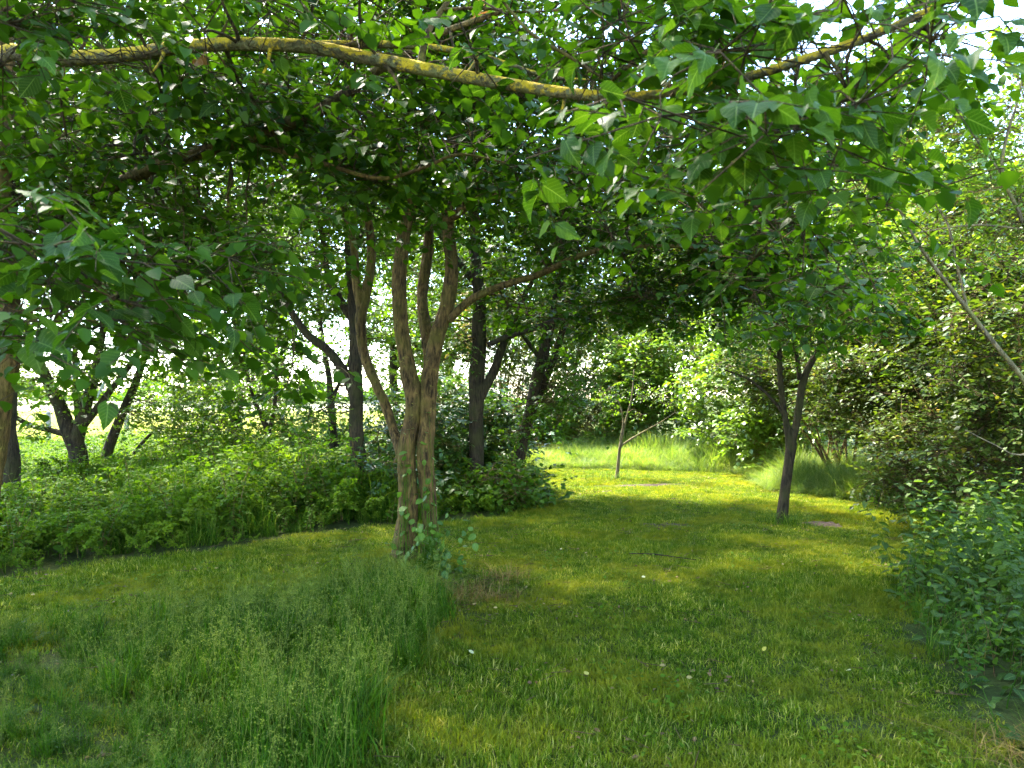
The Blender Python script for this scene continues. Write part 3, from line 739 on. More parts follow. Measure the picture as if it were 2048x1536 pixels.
# --- near tree at the left edge with the long lichen branch
T1 = S([(-80, 1300, 100, 5), (-50, 1180, 66, 5), (-34, 1010, 54, 5), (-14, 900, 52, 5), (-2, 800, 52, 5), (10, 700, 52, 5), (12, 600, 48, 5), (8, 500, 42, 5), (5, 400, 36, 5), (10, 280, 32, 5), (15, 150, 28, 5), (5, 0, 22, 5), (-20, -200, 14, 5)])
T2 = S([(12, 590, 32, 5), (40, 500, 27, 5), (70, 405, 26, 4.95), (92, 330, 24, 4.9), (110, 250, 20, 4.85), (120, 150, 16, 4.8), (150, 0, 10, 4.7)])
L1p, L1r = S([(0, 112, 31, 3.55), (90, 116, 30, 3.5), (180, 116, 30, 3.48), (270, 108, 28, 3.45), (350, 95, 27, 3.4), (480, 88, 26, 3.35), (620, 93, 26, 3.3), (700, 109, 26, 3.28), (830, 136, 26, 3.2), (1000, 166, 24, 3.1), (1190, 191, 22, 2.9), (1330, 187, 18, 2.75), (1480, 158, 18, 2.6), (1600, 122, 19, 2.5), (1730, 78, 17, 2.4), (1860, 20, 14, 2.3), (1980, -50, 10, 2.25), (2120, -150, 7, 2.2), (2260, -220, 3, 2.2)])
L1 = (np.vstack([[at(10, 330, 5)], [(-2.95, 4.2, 3.15)], L1p]), np.concatenate([[.05, .045], L1r]), 1)
L2 = (*S([(600, 90, 18, 3.32), (700, 88, 17, 3.4), (800, 90, 15, 3.45), (880, 97, 13, 3.5), (980, 117, 11, 3.5), (1090, 152, 8, 3.5), (1180, 160, 4, 3.5)]), 1)
L3 = (*S([(600, 90, 7, 3.3), (612, 60, 7, 3.28), (626, 5, 7, 3.25), (634, -60, 5, 3.2)]), 0)
L4 = (*S([(842, 140, 17, 3.2), (848, 90, 15, 3.22), (862, 50, 13, 3.25), (890, 10, 10, 3.3), (930, -40, 7, 3.3)]), 0)
L5 = (*S([(880, 20, 7, 3.3), (960, 16, 6, 3.2), (1060, 24, 5, 3.1), (1200, 12, 4, 3.0)]), 0)
L6 = (*S([(995, -10, 6, 3.0), (1060, 66, 7, 2.9), (1130, 108, 7, 2.85), (1205, 156, 5, 2.8)]), 0)
L7 = (*S([(1190, 190, 9, 2.9), (1262, 128, 9, 2.85), (1320, 78, 8, 2.8), (1392, -5, 7, 2.8)]), 0)
STUBS = []
for q_, (px_, py_, dd_, ex, ey, ed) in enumerate([(150, 116, 3.5, 175, 60, 3.45), (330, 98, 3.42, 300, 150, 3.3), (420, 92, 3.38, 455, 40, 3.4), (540, 90, 3.33, 520, 160, 3.25), (760, 120, 3.25, 800, 180, 3.1), (930, 152, 3.15, 960, 95, 3.2), (1060, 176, 3.05, 1085, 130, 3.0), (1130, 184, 3.0, 1110, 250, 2.95), (1650, 105, 2.45, 1700, 190, 2.4), (1560, 136, 2.53, 1545, 60, 2.5)]):
    STUBS.append((*S([(px_, py_, 9, dd_), ((px_+ex)/2+6, (py_+ey)/2, 7, (dd_+ed)/2), (ex, ey, 4, ed)]), q_ % 2))
L8 = (*S([(10, 480, 36, 5), (80, 440, 30, 4.8), (175, 398, 27, 4.6), (330, 325, 26, 4.4), (480, 282, 26, 4.2), (650, 215, 26, 4.0), (760, 140, 22, 3.8), (870, 72, 15, 3.7), (1000, 22, 11, 3.6), (1100, -40, 7, 3.6)]), 0)
L9 = (*S([(480, 285, 10, 4.2), (560, 302, 9, 4.1), (640, 325, 9, 4.0), (740, 355, 9, 3.95), (800, 352, 8, 3.9), (870, 326, 7, 3.9), (920, 308, 6, 3.9), (1010, 325, 4, 3.9)]), 0)
L10 = (*S([(5, 600, 18, 5), (50, 578, 16, 4.7), (120, 560, 14, 4.4), (240, 582, 11, 4.2), (340, 585, 8, 4.0), (450, 600, 5, 3.9)]), 0)
L11 = (*S([(60, 565, 8, 4.4), (80, 545, 7, 3.6), (95, 520, 6, 2.8), (110, 490, 5, 2.1), (160, 480, 4, 1.9)]), 0)
L12 = (*S([(1480, 158, 9, 2.6), (1440, 230, 8, 2.7), (1450, 310, 6, 2.8), (1500, 400, 5, 3.2), (1560, 470, 4, 3.6)]), 0)
L13 = (*S([(5, 400, 30, 5), (-200, 250, 24, 4.6), (-300, 0, 18, 4.2), (0, -500, 12, 4.0), (600, -700, 8, 3.8)]), 0)
def clear_branch(P):
    px, py, dd = project(P); m = np.ones(len(P), bool)
    bx = np.array([0, 180, 350, 480, 620, 700, 830, 1000, 1190]); by = np.array([112, 116, 95, 88, 93, 109, 136, 166, 191])
    yy = np.interp(px, bx, by)
    m &= ~((px > -40) & (px < 1200) & (np.abs(py-yy+8) < 34) & (dd < 3.5) & (np.sin(px*.021)+np.sin(px*.0073) < 1.2))
    bx = np.array([1480, 1600, 1730, 1860]); by = np.array([158, 122, 78, 20])
    m &= ~((px > 1470) & (px < 1870) & (np.abs(py-np.interp(px, bx, by)) < 34) & (dd < 2.7))
    return m & (dd > 1.35)
nb = [(at(100, 490, 2.2), (.28, .2, .08), 5), (at(250, 625, 2.6), (.34, .3, .10), 8), (at(400, 520, 3.4), (.4, .3, .14), 8), (at(120, 590, 4.2), (.6, .5, .2), 10), (at(230, 470, 4.3), (.95, .6, .32), 34), (at(420, 560, 4.2), (.5, .5, .2), 10), (at(580, 720, 4.2), (.16, .2, .10), 2),
      (at(90, 50, 2.9), (.55, .4, .18), 12), (at(300, 210, 3.9), (.85, .6, .32), 26), (at(120, 260, 4.5), (.8, .6, .5), 26), (at(500, 40, 3.3), (.7, .5, .18), 12),
      (at(650, 260, 4.1), (.8, .6, .26), 20), (at(880, 340, 4.4), (.75, .5, .2), 22), (at(860, 60, 3.4), (.7, .5, .16), 10), (at(1100, 80, 3.0), (.5, .4, .16), 8),
      (at(1280, 195, 2.0), (.12, .14, .06), 2), (at(1420, 60, 2.6), (.38, .35, .16), 9), (at(1660, 50, 2.0), (.34, .2, .09), 4), (at(1560, 200, 3.6), (.75, .5, .35), 18), (at(1760, 110, 3.8), (.5, .5, .28), 9), (at(1850, 40, 2.2), (.2, .3, .10), 3), (at(1500, 270, 2.8), (.34, .3, .17), 7), (at(1620, 260, 2.0), (.16, .2, .08), 4),
      (at(1680, 400, 3.2), (.25, .3, .16), 5), (at(1560, 500, 3.9), (.42, .4, .26), 9), (at(1690, 620, 4.6), (.36, .4, .22), 10), (at(1250, 380, 4.4), (.6, .5, .3), 12),
      (np.array([-1.8, 4.2, 5.3]), (2.6, 2.0, .9), 120), (np.array([-3.1, 3.9, 4.8]), (1.3, 1.3, .5), 60), (np.array([.8, 3.0, 4.6]), (1.6, 1.3, .5), 30), (np.array([-5.0, 4.8, 4.8]), (2.2, 2.2, 1.5), 150), (np.array([-1.9, 6.0, 5.6]), (1.9, 1.0, .7), 60), (np.array([-1.5, .6, 5.2]), (3.0, 2.0, .8), 80)]  # unseen crown masses, most added to shade the lawn and block sky behind camera
tree('lichened_tree', 'tree at the left edge whose long lichen-covered branch crosses the top of the view', 'tree', (-3.6, 5.0, 0), [T1, T2, L1, L2, L3, L4, L5, L6, L7, L8, L9, L10, L11, L12, L13]+STUBS, nb, 'lime', 'lime',
     'bark', sides=36, step=.03, bark_rel=.008, n_objects=300, extra_bark='bark_lichen', leaf_size=.074, n_leaf=8, sprays=6, spray_len=.33, clump_r=.22, droop=.34, seed=5, obj_scale=1.0, cull=clear_branch)
# withered leaf bunches hanging on it
def bunch(px, py, dd, label):
    c = at(px, py, dd); root = thing('withered_leaf_bunch', label, 'dead leaves', c)
    g = np.random.default_rng(int(px)); n = 7
    leaf_objects(c+g.normal(0, .012, (n, 3)), g.normal(size=(n, 3))+np.array([0, 0, -.5]), g.normal(size=(n, 3)), g.uniform(.025, .05, n), root, [DEAD])
DEAD = big_leaf_mesh('dead', M['dead_leaf'])
bunch(960, 18, 3.2, 'small orange-brown withered leaf bunch high at the top centre of the canopy')
bunch(1445, 112, 2.6, 'orange-brown withered leaf bunch under the branch at the upper right')
bunch(399, 117, 3.35, 'tiny tan withered leaf just below the lichen-covered branch on the left')
bunch(1310, 362, 4.3, 'dark brown withered leaf bunch in the middle of the shaded canopy')

# --- dark trees behind the forked one
d = 11.0
V1 = S([(732, 1030, 62), (722, 980, 46), (714, 900, 40), (713, 800, 38), (711, 700, 34), (708, 600, 32), (700, 500, 27), (690, 400, 22), (680, 250, 16), (670, 80, 10)], d, .78)
V2 = S([(708, 790, 24), (690, 745, 22), (655, 700, 19), (610, 665, 15), (570, 600, 13), (540, 520, 10), (500, 420, 7)], d)
V3 = S([(705, 640, 18), (660, 560, 15), (640, 450, 12), (600, 350, 9), (570, 280, 6)], d+.2)
V4 = S([(700, 520, 15), (740, 420, 12), (790, 320, 9)], d)
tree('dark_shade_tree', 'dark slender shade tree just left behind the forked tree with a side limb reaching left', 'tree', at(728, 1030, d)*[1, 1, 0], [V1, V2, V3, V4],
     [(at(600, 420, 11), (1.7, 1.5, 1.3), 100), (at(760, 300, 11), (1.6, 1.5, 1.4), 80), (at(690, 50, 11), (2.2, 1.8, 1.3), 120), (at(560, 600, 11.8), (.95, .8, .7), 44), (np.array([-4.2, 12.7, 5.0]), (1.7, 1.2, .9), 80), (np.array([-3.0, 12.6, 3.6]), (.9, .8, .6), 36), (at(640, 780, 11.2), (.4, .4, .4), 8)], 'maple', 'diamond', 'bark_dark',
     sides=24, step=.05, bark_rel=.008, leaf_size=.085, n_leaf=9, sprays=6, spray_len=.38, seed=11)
d = 11.6
V1 = S([(952, 1020, 60), (952, 980, 46), (951, 900, 40), (953, 800, 41), (957, 720, 40), (958, 640, 36), (955, 560, 33), (950, 470, 28), (948, 350, 22), (940, 200, 16), (930, 20, 10)], d, .78)
V2 = S([(960, 795, 22), (985, 750, 19), (1003, 700, 17), (1018, 660, 15), (1050, 590, 11), (1090, 520, 7)], d)
V3 = S([(975, 690, 11), (1020, 672, 12), (1070, 656, 11), (1110, 640, 9), (1160, 640, 6)], d-.3)
V4 = S([(945, 560, 15), (900, 500, 13), (860, 430, 9)], d)
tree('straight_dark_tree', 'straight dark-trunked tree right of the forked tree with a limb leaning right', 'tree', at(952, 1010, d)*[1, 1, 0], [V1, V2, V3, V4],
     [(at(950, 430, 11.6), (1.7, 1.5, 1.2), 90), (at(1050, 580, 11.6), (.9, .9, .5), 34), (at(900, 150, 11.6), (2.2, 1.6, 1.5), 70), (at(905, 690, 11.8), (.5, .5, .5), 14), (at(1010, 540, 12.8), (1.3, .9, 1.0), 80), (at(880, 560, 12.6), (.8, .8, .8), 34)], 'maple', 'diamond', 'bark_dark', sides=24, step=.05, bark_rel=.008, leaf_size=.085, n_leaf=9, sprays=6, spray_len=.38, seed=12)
d = 12.2
V1 = S([(1028, 985, 44), (1034, 940, 36), (1046, 880, 32), (1064, 800, 31), (1082, 730, 28), (1096, 670, 26), (1112, 600, 24), (1130, 500, 20), (1150, 380, 15), (1165, 220, 10)], d, .78)
V2 = S([(1062, 820, 22), (1085, 775, 21), (1105, 725, 19), (1122, 670, 17), (1145, 600, 14), (1180, 500, 10), (1220, 380, 7)], d+.1, .78)
V3 = S([(1084, 720, 10), (1060, 690, 8), (1030, 650, 6)], d)
tree('leaning_dark_tree', 'dark double-stemmed tree leaning right at the edge of the clearing', 'tree', at(1028, 985, d)*[1, 1, 0], [V1, V2, V3],
     [(at(1180, 480, 12.2), (1.6, 1.5, 1.1), 90), (at(1130, 770, 12.0), (.6, .5, .55), 20), (at(1050, 830, 11.9), (.35, .35, .35), 8), (at(1190, 620, 12), (.7, .7, .5), 24), (at(1150, 230, 12.2), (1.8, 1.6, 1.3), 55), (at(1120, 640, 13.2), (.9, .7, .6), 36), (at(1280, 560, 12.8), (1.1, .9, .6), 46)], 'maple', 'diamond', 'bark_dark', sides=12, leaf_size=.085, n_leaf=9, sprays=6, spray_len=.36, seed=13)

d = 10.0  # tree added to shade the left undergrowth and meadow; crown also fills canopy gaps
V1 = S([(20, 1045, 60), (16, 990, 44), (14, 900, 40), (12, 780, 38), (16, 600, 34), (20, 420, 28), (40, 250, 20), (60, 50, 12)], d)
V2 = S([(14, 620, 22), (80, 480, 18), (170, 360, 14), (280, 270, 10), (400, 200, 6)], d)
V3 = S([(16, 560, 20), (-120, 440, 16), (-260, 340, 11), (-380, 250, 7)], d)
V4 = S([(20, 420, 16), (120, 300, 13), (200, 180, 10), (330, 60, 6)], d+.4)
tree('left_shade_tree', 'tall tree added for shade behind the left-edge trunk at the undergrowth', 'tree', at(20, 1040, d)*[1, 1, 0], [V1, V2, V3, V4],
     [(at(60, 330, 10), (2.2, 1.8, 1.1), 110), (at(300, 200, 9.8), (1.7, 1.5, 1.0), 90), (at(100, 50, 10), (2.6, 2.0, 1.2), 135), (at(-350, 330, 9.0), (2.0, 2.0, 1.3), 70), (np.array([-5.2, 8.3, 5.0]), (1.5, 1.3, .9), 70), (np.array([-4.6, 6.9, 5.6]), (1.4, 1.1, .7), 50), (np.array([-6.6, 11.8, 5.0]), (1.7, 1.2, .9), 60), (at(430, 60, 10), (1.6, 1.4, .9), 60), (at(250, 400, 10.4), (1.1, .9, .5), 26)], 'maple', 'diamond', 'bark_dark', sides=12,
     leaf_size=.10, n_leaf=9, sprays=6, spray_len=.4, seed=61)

# --- small dark tree on the right of the lawn
d = 9.7
V1 = S([(1562, 1062, 46), (1564, 1030, 30), (1570, 980, 26), (1576, 930, 25), (1582, 888, 29), (1573, 845, 17), (1566, 807, 16), (1561, 760, 15), (1557, 690, 13), (1551, 620, 10), (1540, 520, 7)], d, .75)
V2 = S([(1581, 896, 22), (1594, 848, 20), (1599, 807, 20), (1605, 770, 20), (1617, 735, 18), (1638, 695, 15), (1665, 640, 10), (1700, 570, 6)], d, .75)
V3 = S([(1600, 760, 10), (1595, 720, 9), (1588, 680, 7), (1590, 600, 5)], d)
V4 = S([(1574, 840, 7), (1545, 800, 6), (1500, 760, 5), (1450, 740, 3)], d)
V5 = S([(1566, 740, 6), (1535, 690, 5), (1500, 650, 3)], d)
tree('small_lawn_tree', 'small dark tree with a forked trunk standing on the right of the lawn', 'tree', at(1562, 1050, d)*[1, 1, 0], [V1, V2, V3, V4, V5],
     [(at(1560, 560, 9.7), (1.1, 1.1, .7), 52), (at(1680, 540, 9.6), (.8, .9, .6), 34), (at(1520, 680, 9.6), (.55, .6, .3), 14), (at(1650, 640, 9.3), (.5, .5, .3), 14)], 'lime', 'oval', 'bark_dark', sides=12, leaf_size=.075, n_leaf=8, sprays=6, spray_len=.34, seed=14)
# --- staked-looking sapling in the clearing
d = 15.0
V1 = S([(1232, 962, 13), (1236, 930, 11), (1240, 895, 10), (1247, 860, 8), (1256, 825, 6), (1264, 790, 5), (1268, 740, 3)], d, .62)
V2 = S([(1240, 893, 7), (1262, 878, 6), (1290, 862, 5), (1320, 845, 3), (1350, 825, 2)], d, .62)
V3 = S([(1240, 880, 5), (1246, 845, 5), (1240, 810, 4), (1225, 780, 3)], d, .62)
tree('young_sapling', 'thin young sapling with a side twig standing in the sunlit clearing', 'sapling', at(1232, 960, d)*[1, 1, 0], [V1, V2, V3],
     [(at(1262, 790, 15), (.5, .45, .42), 13), (at(1330, 800, 15), (.4, .4, .3), 6), (at(1215, 800, 15), (.3, .3, .25), 4)], 'pale', 'oval', 'bark_pale', sides=8, leaf_size=.05, n_leaf=6, sprays=4, spray_len=.22, clump_r=.18, seed=15)

# --- trees on the left towards the field
d = 13.6
V1 = S([(156, 990, 52), (157, 960, 42), (155, 920, 37), (148, 890, 35), (135, 850, 30), (112, 795, 24), (88, 745, 19), (62, 705, 15), (52, 660, 11), (70, 600, 8)], d)
V2 = S([(150, 895, 30), (163, 850, 25), (175, 800, 21), (190, 740, 18), (203, 680, 15), (215, 600, 11), (225, 500, 7)], d)
V3 = S([(166, 850, 17), (195, 815, 15), (235, 765, 12), (275, 705, 10), (310, 640, 7)], d)
V4 = S([(140, 870, 14), (105, 862, 12), (60, 850, 10), (20, 830, 8), (-40, 815, 6)], d)
V5 = S([(160, 860, 14), (152, 790, 13), (150, 720, 11), (155, 640, 8)], d+.2)
tree('field_edge_tree', 'stout many-limbed tree with a short trunk at the left field edge', 'tree', at(156, 985, d)*[1, 1, 0], [V1, V2, V3, V4, V5],
     [(at(90, 600, 13.6), (1.9, 1.4, .8), 95), (at(250, 540, 13.6), (1.5, 1.3, .9), 80), (at(60, 760, 13.4), (.9, .8, .6), 46), (at(190, 740, 13.6), (1.0, .8, .6), 46), (at(30, 860, 13.4), (.6, .5, .25), 10), (at(150, 350, 13.6), (2.2, 1.6, 1.2), 70)], 'yellowgreen', 'diamond', 'bark_dark', sides=12, leaf_size=.09, n_leaf=8, sprays=5, fine=False, spray_len=.34, seed=16)
d = 14.0
V1 = S([(204, 975, 24), (210, 930, 21), (228, 870, 19), (252, 810, 17), (276, 750, 15), (296, 690, 13), (320, 600, 10), (350, 480, 7)], d)
V2 = S([(285, 725, 9), (295, 680, 8), (300, 620, 6)], d)
tree('slanting_tree', 'slim tree slanting right beside the stout field-edge tree', 'tree', at(204, 972, d)*[1, 1, 0], [V1, V2],
     [(at(340, 720, 14), (.9, .8, .6), 46), (at(330, 560, 14), (1.2, 1.0, .8), 50), (at(330, 830, 13.8), (.9, .6, .4), 40), (at(420, 870, 13.8), (.7, .6, .26), 24), (at(440, 780, 14.2), (.6, .6, .4), 20)], 'yellowgreen', 'diamond', 'bark_dark', sides=10, leaf_size=.085, n_leaf=8, sprays=5, fine=False, spray_len=.3, seed=17)
d = 14.6
V1 = S([(242, 950, 9), (262, 915, 8), (290, 880, 7), (318, 858, 5), (360, 858, 4), (410, 868, 3)], d)
tree('thin_bent_sapling', 'thin bent sapling arching right near the slanting tree', 'sapling', at(240, 955, d)*[1, 1, 0], [V1],
     [(at(370, 850, 14.6), (.9, .5, .25), 20), (at(300, 820, 14.6), (.5, .4, .25), 10)], 'yellowgreen', 'diamond', 'bark_dark', sides=7, leaf_size=.08, n_leaf=7, sprays=5, fine=False, spray_len=.28, seed=18)
d = 13.9
V1 = S([(546, 985, 18), (545, 940, 14), (541, 895, 13), (535, 860, 12), (520, 825, 9), (505, 790, 7), (490, 740, 4)], d)
V2 = S([(538, 860, 9), (548, 820, 8), (552, 760, 6), (553, 680, 4)], d)
tree('slim_understorey_tree', 'slim young tree with a thin forked stem rising from the undergrowth left of centre', 'tree', at(546, 980, d)*[1, 1, 0], [V1, V2],
     [(at(520, 780, 13.9), (.9, .8, .45), 34), (at(600, 700, 13.9), (.9, .8, .5), 30), (at(480, 860, 13.9), (.6, .5, .3), 12), (at(600, 850, 13.6), (.5, .5, .3), 12)], 'maple', 'diamond', 'bark_dark', sides=9, leaf_size=.09, n_leaf=8, sprays=5, fine=False, spray_len=.32, seed=19)
d = 17.5
V1 = S([(592, 935, 12), (588, 900, 10), (576, 870, 8), (562, 845, 6), (550, 800, 4)], d)
V2 = S([(590, 905, 6), (610, 870, 5), (620, 820, 3)], d)
tree('back_left_sapling', 'small sapling standing behind the slim young tree in the sunlit undergrowth', 'sapling', at(592, 935, d)*[1, 1, 0], [V1, V2],
     [(at(590, 810, 17.5), (1.0, .8, .6), 30), (at(500, 690, 17.5), (1.3, 1.0, .8), 30)], 'yellowgreen', 'diamond', 'bark_dark', sides=7, leaf_size=.09, n_leaf=8, sprays=5, fine=False, spray_len=.3, seed=20)
d = 16.5
V1 = S([(672, 945, 24), (668, 890, 18), (664, 820, 15), (655, 740, 12), (640, 640, 9), (630, 500, 6)], d)
V2 = S([(664, 800, 9), (690, 740, 7), (720, 680, 4)], d)
tree('hazy_rear_tree', 'slender tree behind the dark shade tree with lit yellow-green leaves', 'tree', at(672, 945, d)*[1, 1, 0], [V1, V2],
     [(at(640, 560, 16.5), (1.6, 1.3, 1.2), 60), (at(760, 640, 16.5), (1.3, 1.1, 1.0), 50), (at(780, 820, 16), (1.0, .8, .8), 40), (at(600, 380, 17), (2.2, 1.5, 1.3), 60)], 'yellowgreen', 'diamond', 'bark_dark', sides=8, leaf_size=.085, n_leaf=8, sprays=5, fine=False, spray_len=.34, seed=21)

# --- right-hand thorny tree with pale limbs
R1 = S([(2215, 1330, 60, 6.9), (2160, 1050, 40, 6.8), (2100, 860, 30, 6.7), (2050, 765, 24, 6.6), (1990, 690, 22, 6.6), (1932, 615, 21, 6.6), (1880, 548, 19, 6.6), (1832, 480, 15, 6.6), (1792, 408, 12, 6.6), (1760, 345, 10, 6.7), (1725, 280, 7, 6.8), (1690, 200, 4, 7)], None, .40)
R2 = S([(1935, 620, 14, 6.6), (1916, 540, 13, 6.7), (1896, 450, 11, 6.8), (1868, 405, 10, 6.9), (1795, 282, 8, 7), (1744, 240, 6, 7), (1700, 190, 3, 7)], None, .40)
R3 = S([(2150, 1000, 30, 6.8), (2130, 700, 24, 6.6), (2048, 450, 18, 6.4), (2005, 350, 16, 6.3), (2018, 256, 13, 6.3), (2036, 200, 11, 6.3), (2060, 60, 8, 6.3), (2080, -60, 5, 6.3)], None, .40)
R4 = S([(2006, 352, 10, 6.3), (1965, 295, 9, 6.35), (1930, 246, 8, 6.4), (1908, 190, 6, 6.5), (1890, 120, 4, 6.6)], None, .40)
R5 = S([(2060, 460, 10, 6.4), (1960, 450, 9, 6.3), (1880, 458, 7, 6.3), (1810, 470, 5, 6.3)], None, .40)
R6 = S([(2110, 880, 14, 6.7), (2040, 910, 9, 6.3), (1990, 890, 6, 6.2), (1930, 860, 4, 6.1)], None, .40)
tree('thorny_tree', 'tall thorny tree with pale slanting limbs at the right edge', 'tree', (5.3, 6.9, 0), [R1, R2, R3, R4, R5, R6],
     [(at(1800, 260, 7.2), (.7, .9, .55), 34), (at(1960, 330, 7.0), (.8, .9, .6), 44), (at(1750, 400, 7.0), (.4, .6, .35), 12), (at(2080, 330, 6.8), (.6, .9, .9), 40), (at(1990, 480, 6.8), (.6, .7, .3), 18), (at(2010, 150, 6.6), (.30, .6, .35), 9), (at(1900, 190, 7.0), (.6, .7, .4), 26), (at(1800, 130, 7.2), (.5, .6, .35), 16), (np.array([4.6, 4.2, 5.2]), (1.3, 1.8, .9), 50)], 'pale', 'oval', 'bark_pale', sides=9, twigm='twig_tan',  # last blob: unseen foliage overhead on the right, added to cut frontal sky fill
     leaf_size=.062, n_leaf=8, sprays=6, spray_len=.30, clump_r=.24, droop=.15, flat=.3, seed=22)
#--PART4--
# ------------------------------------------------------------------ hedge and shrubs
def shrub(name, label, base, blobs, leafm, leafkind, n_stems=6, stem_r=.02, group=None, cat='shrub', barkm='twig_tan', twigm='twig_tan', seed=1, height=2.0, spread=1.0, **kw):
    g = np.random.default_rng(seed+500); limbs = []
    base = np.asarray(base, float)
    for i in range(n_stems):
        an = g.uniform(0, 6.28); b = base+np.array([math.cos(an), math.sin(an), 0])*spread*.25*g.uniform(.2, 1); b[2] = gz(b[0], b[1])-.03
        c, r, _ = blobs[i % len(blobs)]
        tip = np.asarray(c)+unit(g.normal(size=3))*np.asarray(r)*.7
        t = np.linspace(0, 1, 6)[:, None]
        p = b*(1-t)+tip*t+np.array([0, 0, .35])*(4*t*(1-t))+g.normal(0, .07, (6, 3))*t
        limbs.append((p, stem_r*g.uniform(.7, 1.3)*np.linspace(1, .25, 6)))
    return tree(name, label, cat, base, limbs, blobs, leafm, leafkind, barkm, group, sides=7, twigm=twigm, trunk_name='stem', seed=seed, **kw)
HK = dict(twig_k=1.5, leaf_size=.082, n_leaf=9, sprays=11, spray_len=.30, clump_r=.24, droop=.15, flat=.45)
shrub('hedge_shrub', 'brown-twigged dense hedge shrub nearest the camera on the right', (5.7, 7.9, 0), [((5.5, 7.9, 2.0), (1.0, 1.0, 1.1), 70), ((5.3, 8.2, 1.1), (.8, .9, .7), 46), ((5.9, 8.0, 3.0), (1.0, 1.0, .9), 50)], 'hedge', 'diamond', 12, .028, 'hedge along the right of the lawn', seed=31, twigm='twig', **HK)
shrub('hedge_shrub', 'twiggy hedge shrub with yellow shoot tips, second from the right edge', (6.1, 9.9, 0), [((5.9, 9.8, 1.7), (1.2, 1.1, 1.1), 80), ((5.4, 9.7, .8), (.9, .9, .5), 44), ((4.75, 9.2, .65), (.35, .4, .25), 9), ((6.3, 9.9, 3.3), (1.3, 1.1, 1.1), 66)], 'hedge', 'diamond', 12, .028, 'hedge along the right of the lawn', seed=32, twigm='twig', **HK)
shrub('hedge_shrub', 'hedge shrub directly behind the small lawn tree with drooping lower twigs', (6.0, 11.9, 0), [((5.7, 11.8, 1.6), (1.3, 1.1, .9), 80), ((5.2, 11.6, 1.9), (.9, .9, .5), 40), ((6.2, 12, 3.2), (1.4, 1.2, 1.2), 66)], 'hedge', 'diamond', 12, .025, 'hedge along the right of the lawn', seed=33, twigm='twig', **HK)
shrub('hedge_shrub', 'shaded hedge shrub left of the small lawn tree at the clearing corner', (6.0, 14.2, 0), [((5.3, 14.0, 2.0), (1.5, 1.1, .8), 80), ((4.6, 13.8, 2.1), (.9, .8, .4), 34), ((6.2, 14.2, 3.3), (1.5, 1.3, 1.2), 60)], 'hedge', 'diamond', 12, .025, 'hedge along the right of the lawn', seed=34, twigm='twig', **HK)
RK = dict(fine=False, leaf_size=.14, n_leaf=12, sprays=10, spray_len=.4, clump_r=.4, droop=.15, flat=.3)
shrub('back_shrub', 'bright green rounded shrub at the back right of the clearing', (5.6, 17.8, 0), [((5.4, 17.6, 1.6), (1.6, 1.2, 1.3), 80), ((5.6, 17.8, 3.4), (1.6, 1.3, 1.3), 60)], 'pale', 'diamond', 8, .03, 'shrubs behind the clearing', seed=35, **RK)
shrub('back_shrub', 'pale grey-green bush behind the sapling at the back of the clearing', (3.6, 20.3, 0), [((3.6, 20.0, 1.3), (1.5, 1.0, 1.2), 80), ((3.4, 20.3, 2.6), (1.3, 1.1, .9), 46)], 'pale', 'diamond', 8, .03, 'shrubs behind the clearing', seed=36, **RK)
CK = dict(fine=False, leaf_size=.17, n_leaf=16, sprays=11, spray_len=.5, clump_r=.45, droop=.3, flat=.3)
shrub('browned_conifer', 'conifer bush with brown dead patches behind the bank of long grass', (1.7, 21.5, 0), [((1.7, 21.2, 1.5), (1.5, 1.1, 1.5), 90), ((1.9, 21.4, 3.6), (1.2, 1.0, 1.2), 50)], 'conifer', 'needle', 6, .05, 'conifers behind the clearing', cat='conifer', seed=37, **CK)
shrub('browned_conifer', 'second browned conifer partly hidden behind the leaning dark tree', (-.4, 21.8, 0), [((-.3, 21.5, 1.6), (1.3, 1.1, 1.6), 80), ((-.3, 21.6, 3.7), (1.1, 1.0, 1.2), 50)], 'conifer', 'needle', 6, .05, 'conifers behind the clearing', cat='conifer', seed=38, **CK)
shrub('browned_conifer', 'tall browned conifer right of the sapling behind the pale bush', (3.9, 22.8, 0), [((3.8, 22.4, 3.2), (1.6, 1.2, 1.5), 70), ((4.2, 22.5, 5.0), (1.2, 1.0, 1.2), 40)], 'conifer', 'needle', 6, .05, 'conifers behind the clearing', cat='conifer', seed=39, **CK)
shrub('back_shrub', 'shaded low bush under the hedge behind the small lawn tree', (5.2, 15.9, 0), [((5.2, 15.9, .8), (1.0, .7, .8), 40)], 'pale', 'diamond', 7, .02, 'shrubs behind the clearing', seed=63, **RK)
shrub('back_shrub', 'wide leafy bush closing the back right corner of the view', (7.3, 19.5, 0), [((7.2, 19.3, 1.2), (2.0, 1.0, 1.3), 70), ((7.4, 19.5, 3.0), (1.8, 1.1, 1.2), 50)], 'pale', 'diamond', 8, .03, 'shrubs behind the clearing', seed=64, **RK)
shrub('back_shrub', 'sunlit bush between the browned conifers behind the long grass', (.8, 20.4, 0), [((.8, 20.2, .6), (1.1, .7, .55), 36)], 'pale', 'diamond', 7, .02, 'shrubs behind the clearing', seed=65, **RK)
UK = dict(fine=False, leaf_size=.11, n_leaf=9, sprays=7, spray_len=.3, clump_r=.3, droop=.2, flat=.4)
shrub('understorey_shrub', 'dark leafy shrub at the foot of the straight dark-trunked tree', (-.45, 11.0, 0), [((-.35, 10.9, .30), (.75, .5, .28), 34), ((.15, 11.4, .32), (.4, .5, .30), 18)], 'maple', 'diamond', 6, .015, 'shrubs among the dark trunks', seed=40, **UK)
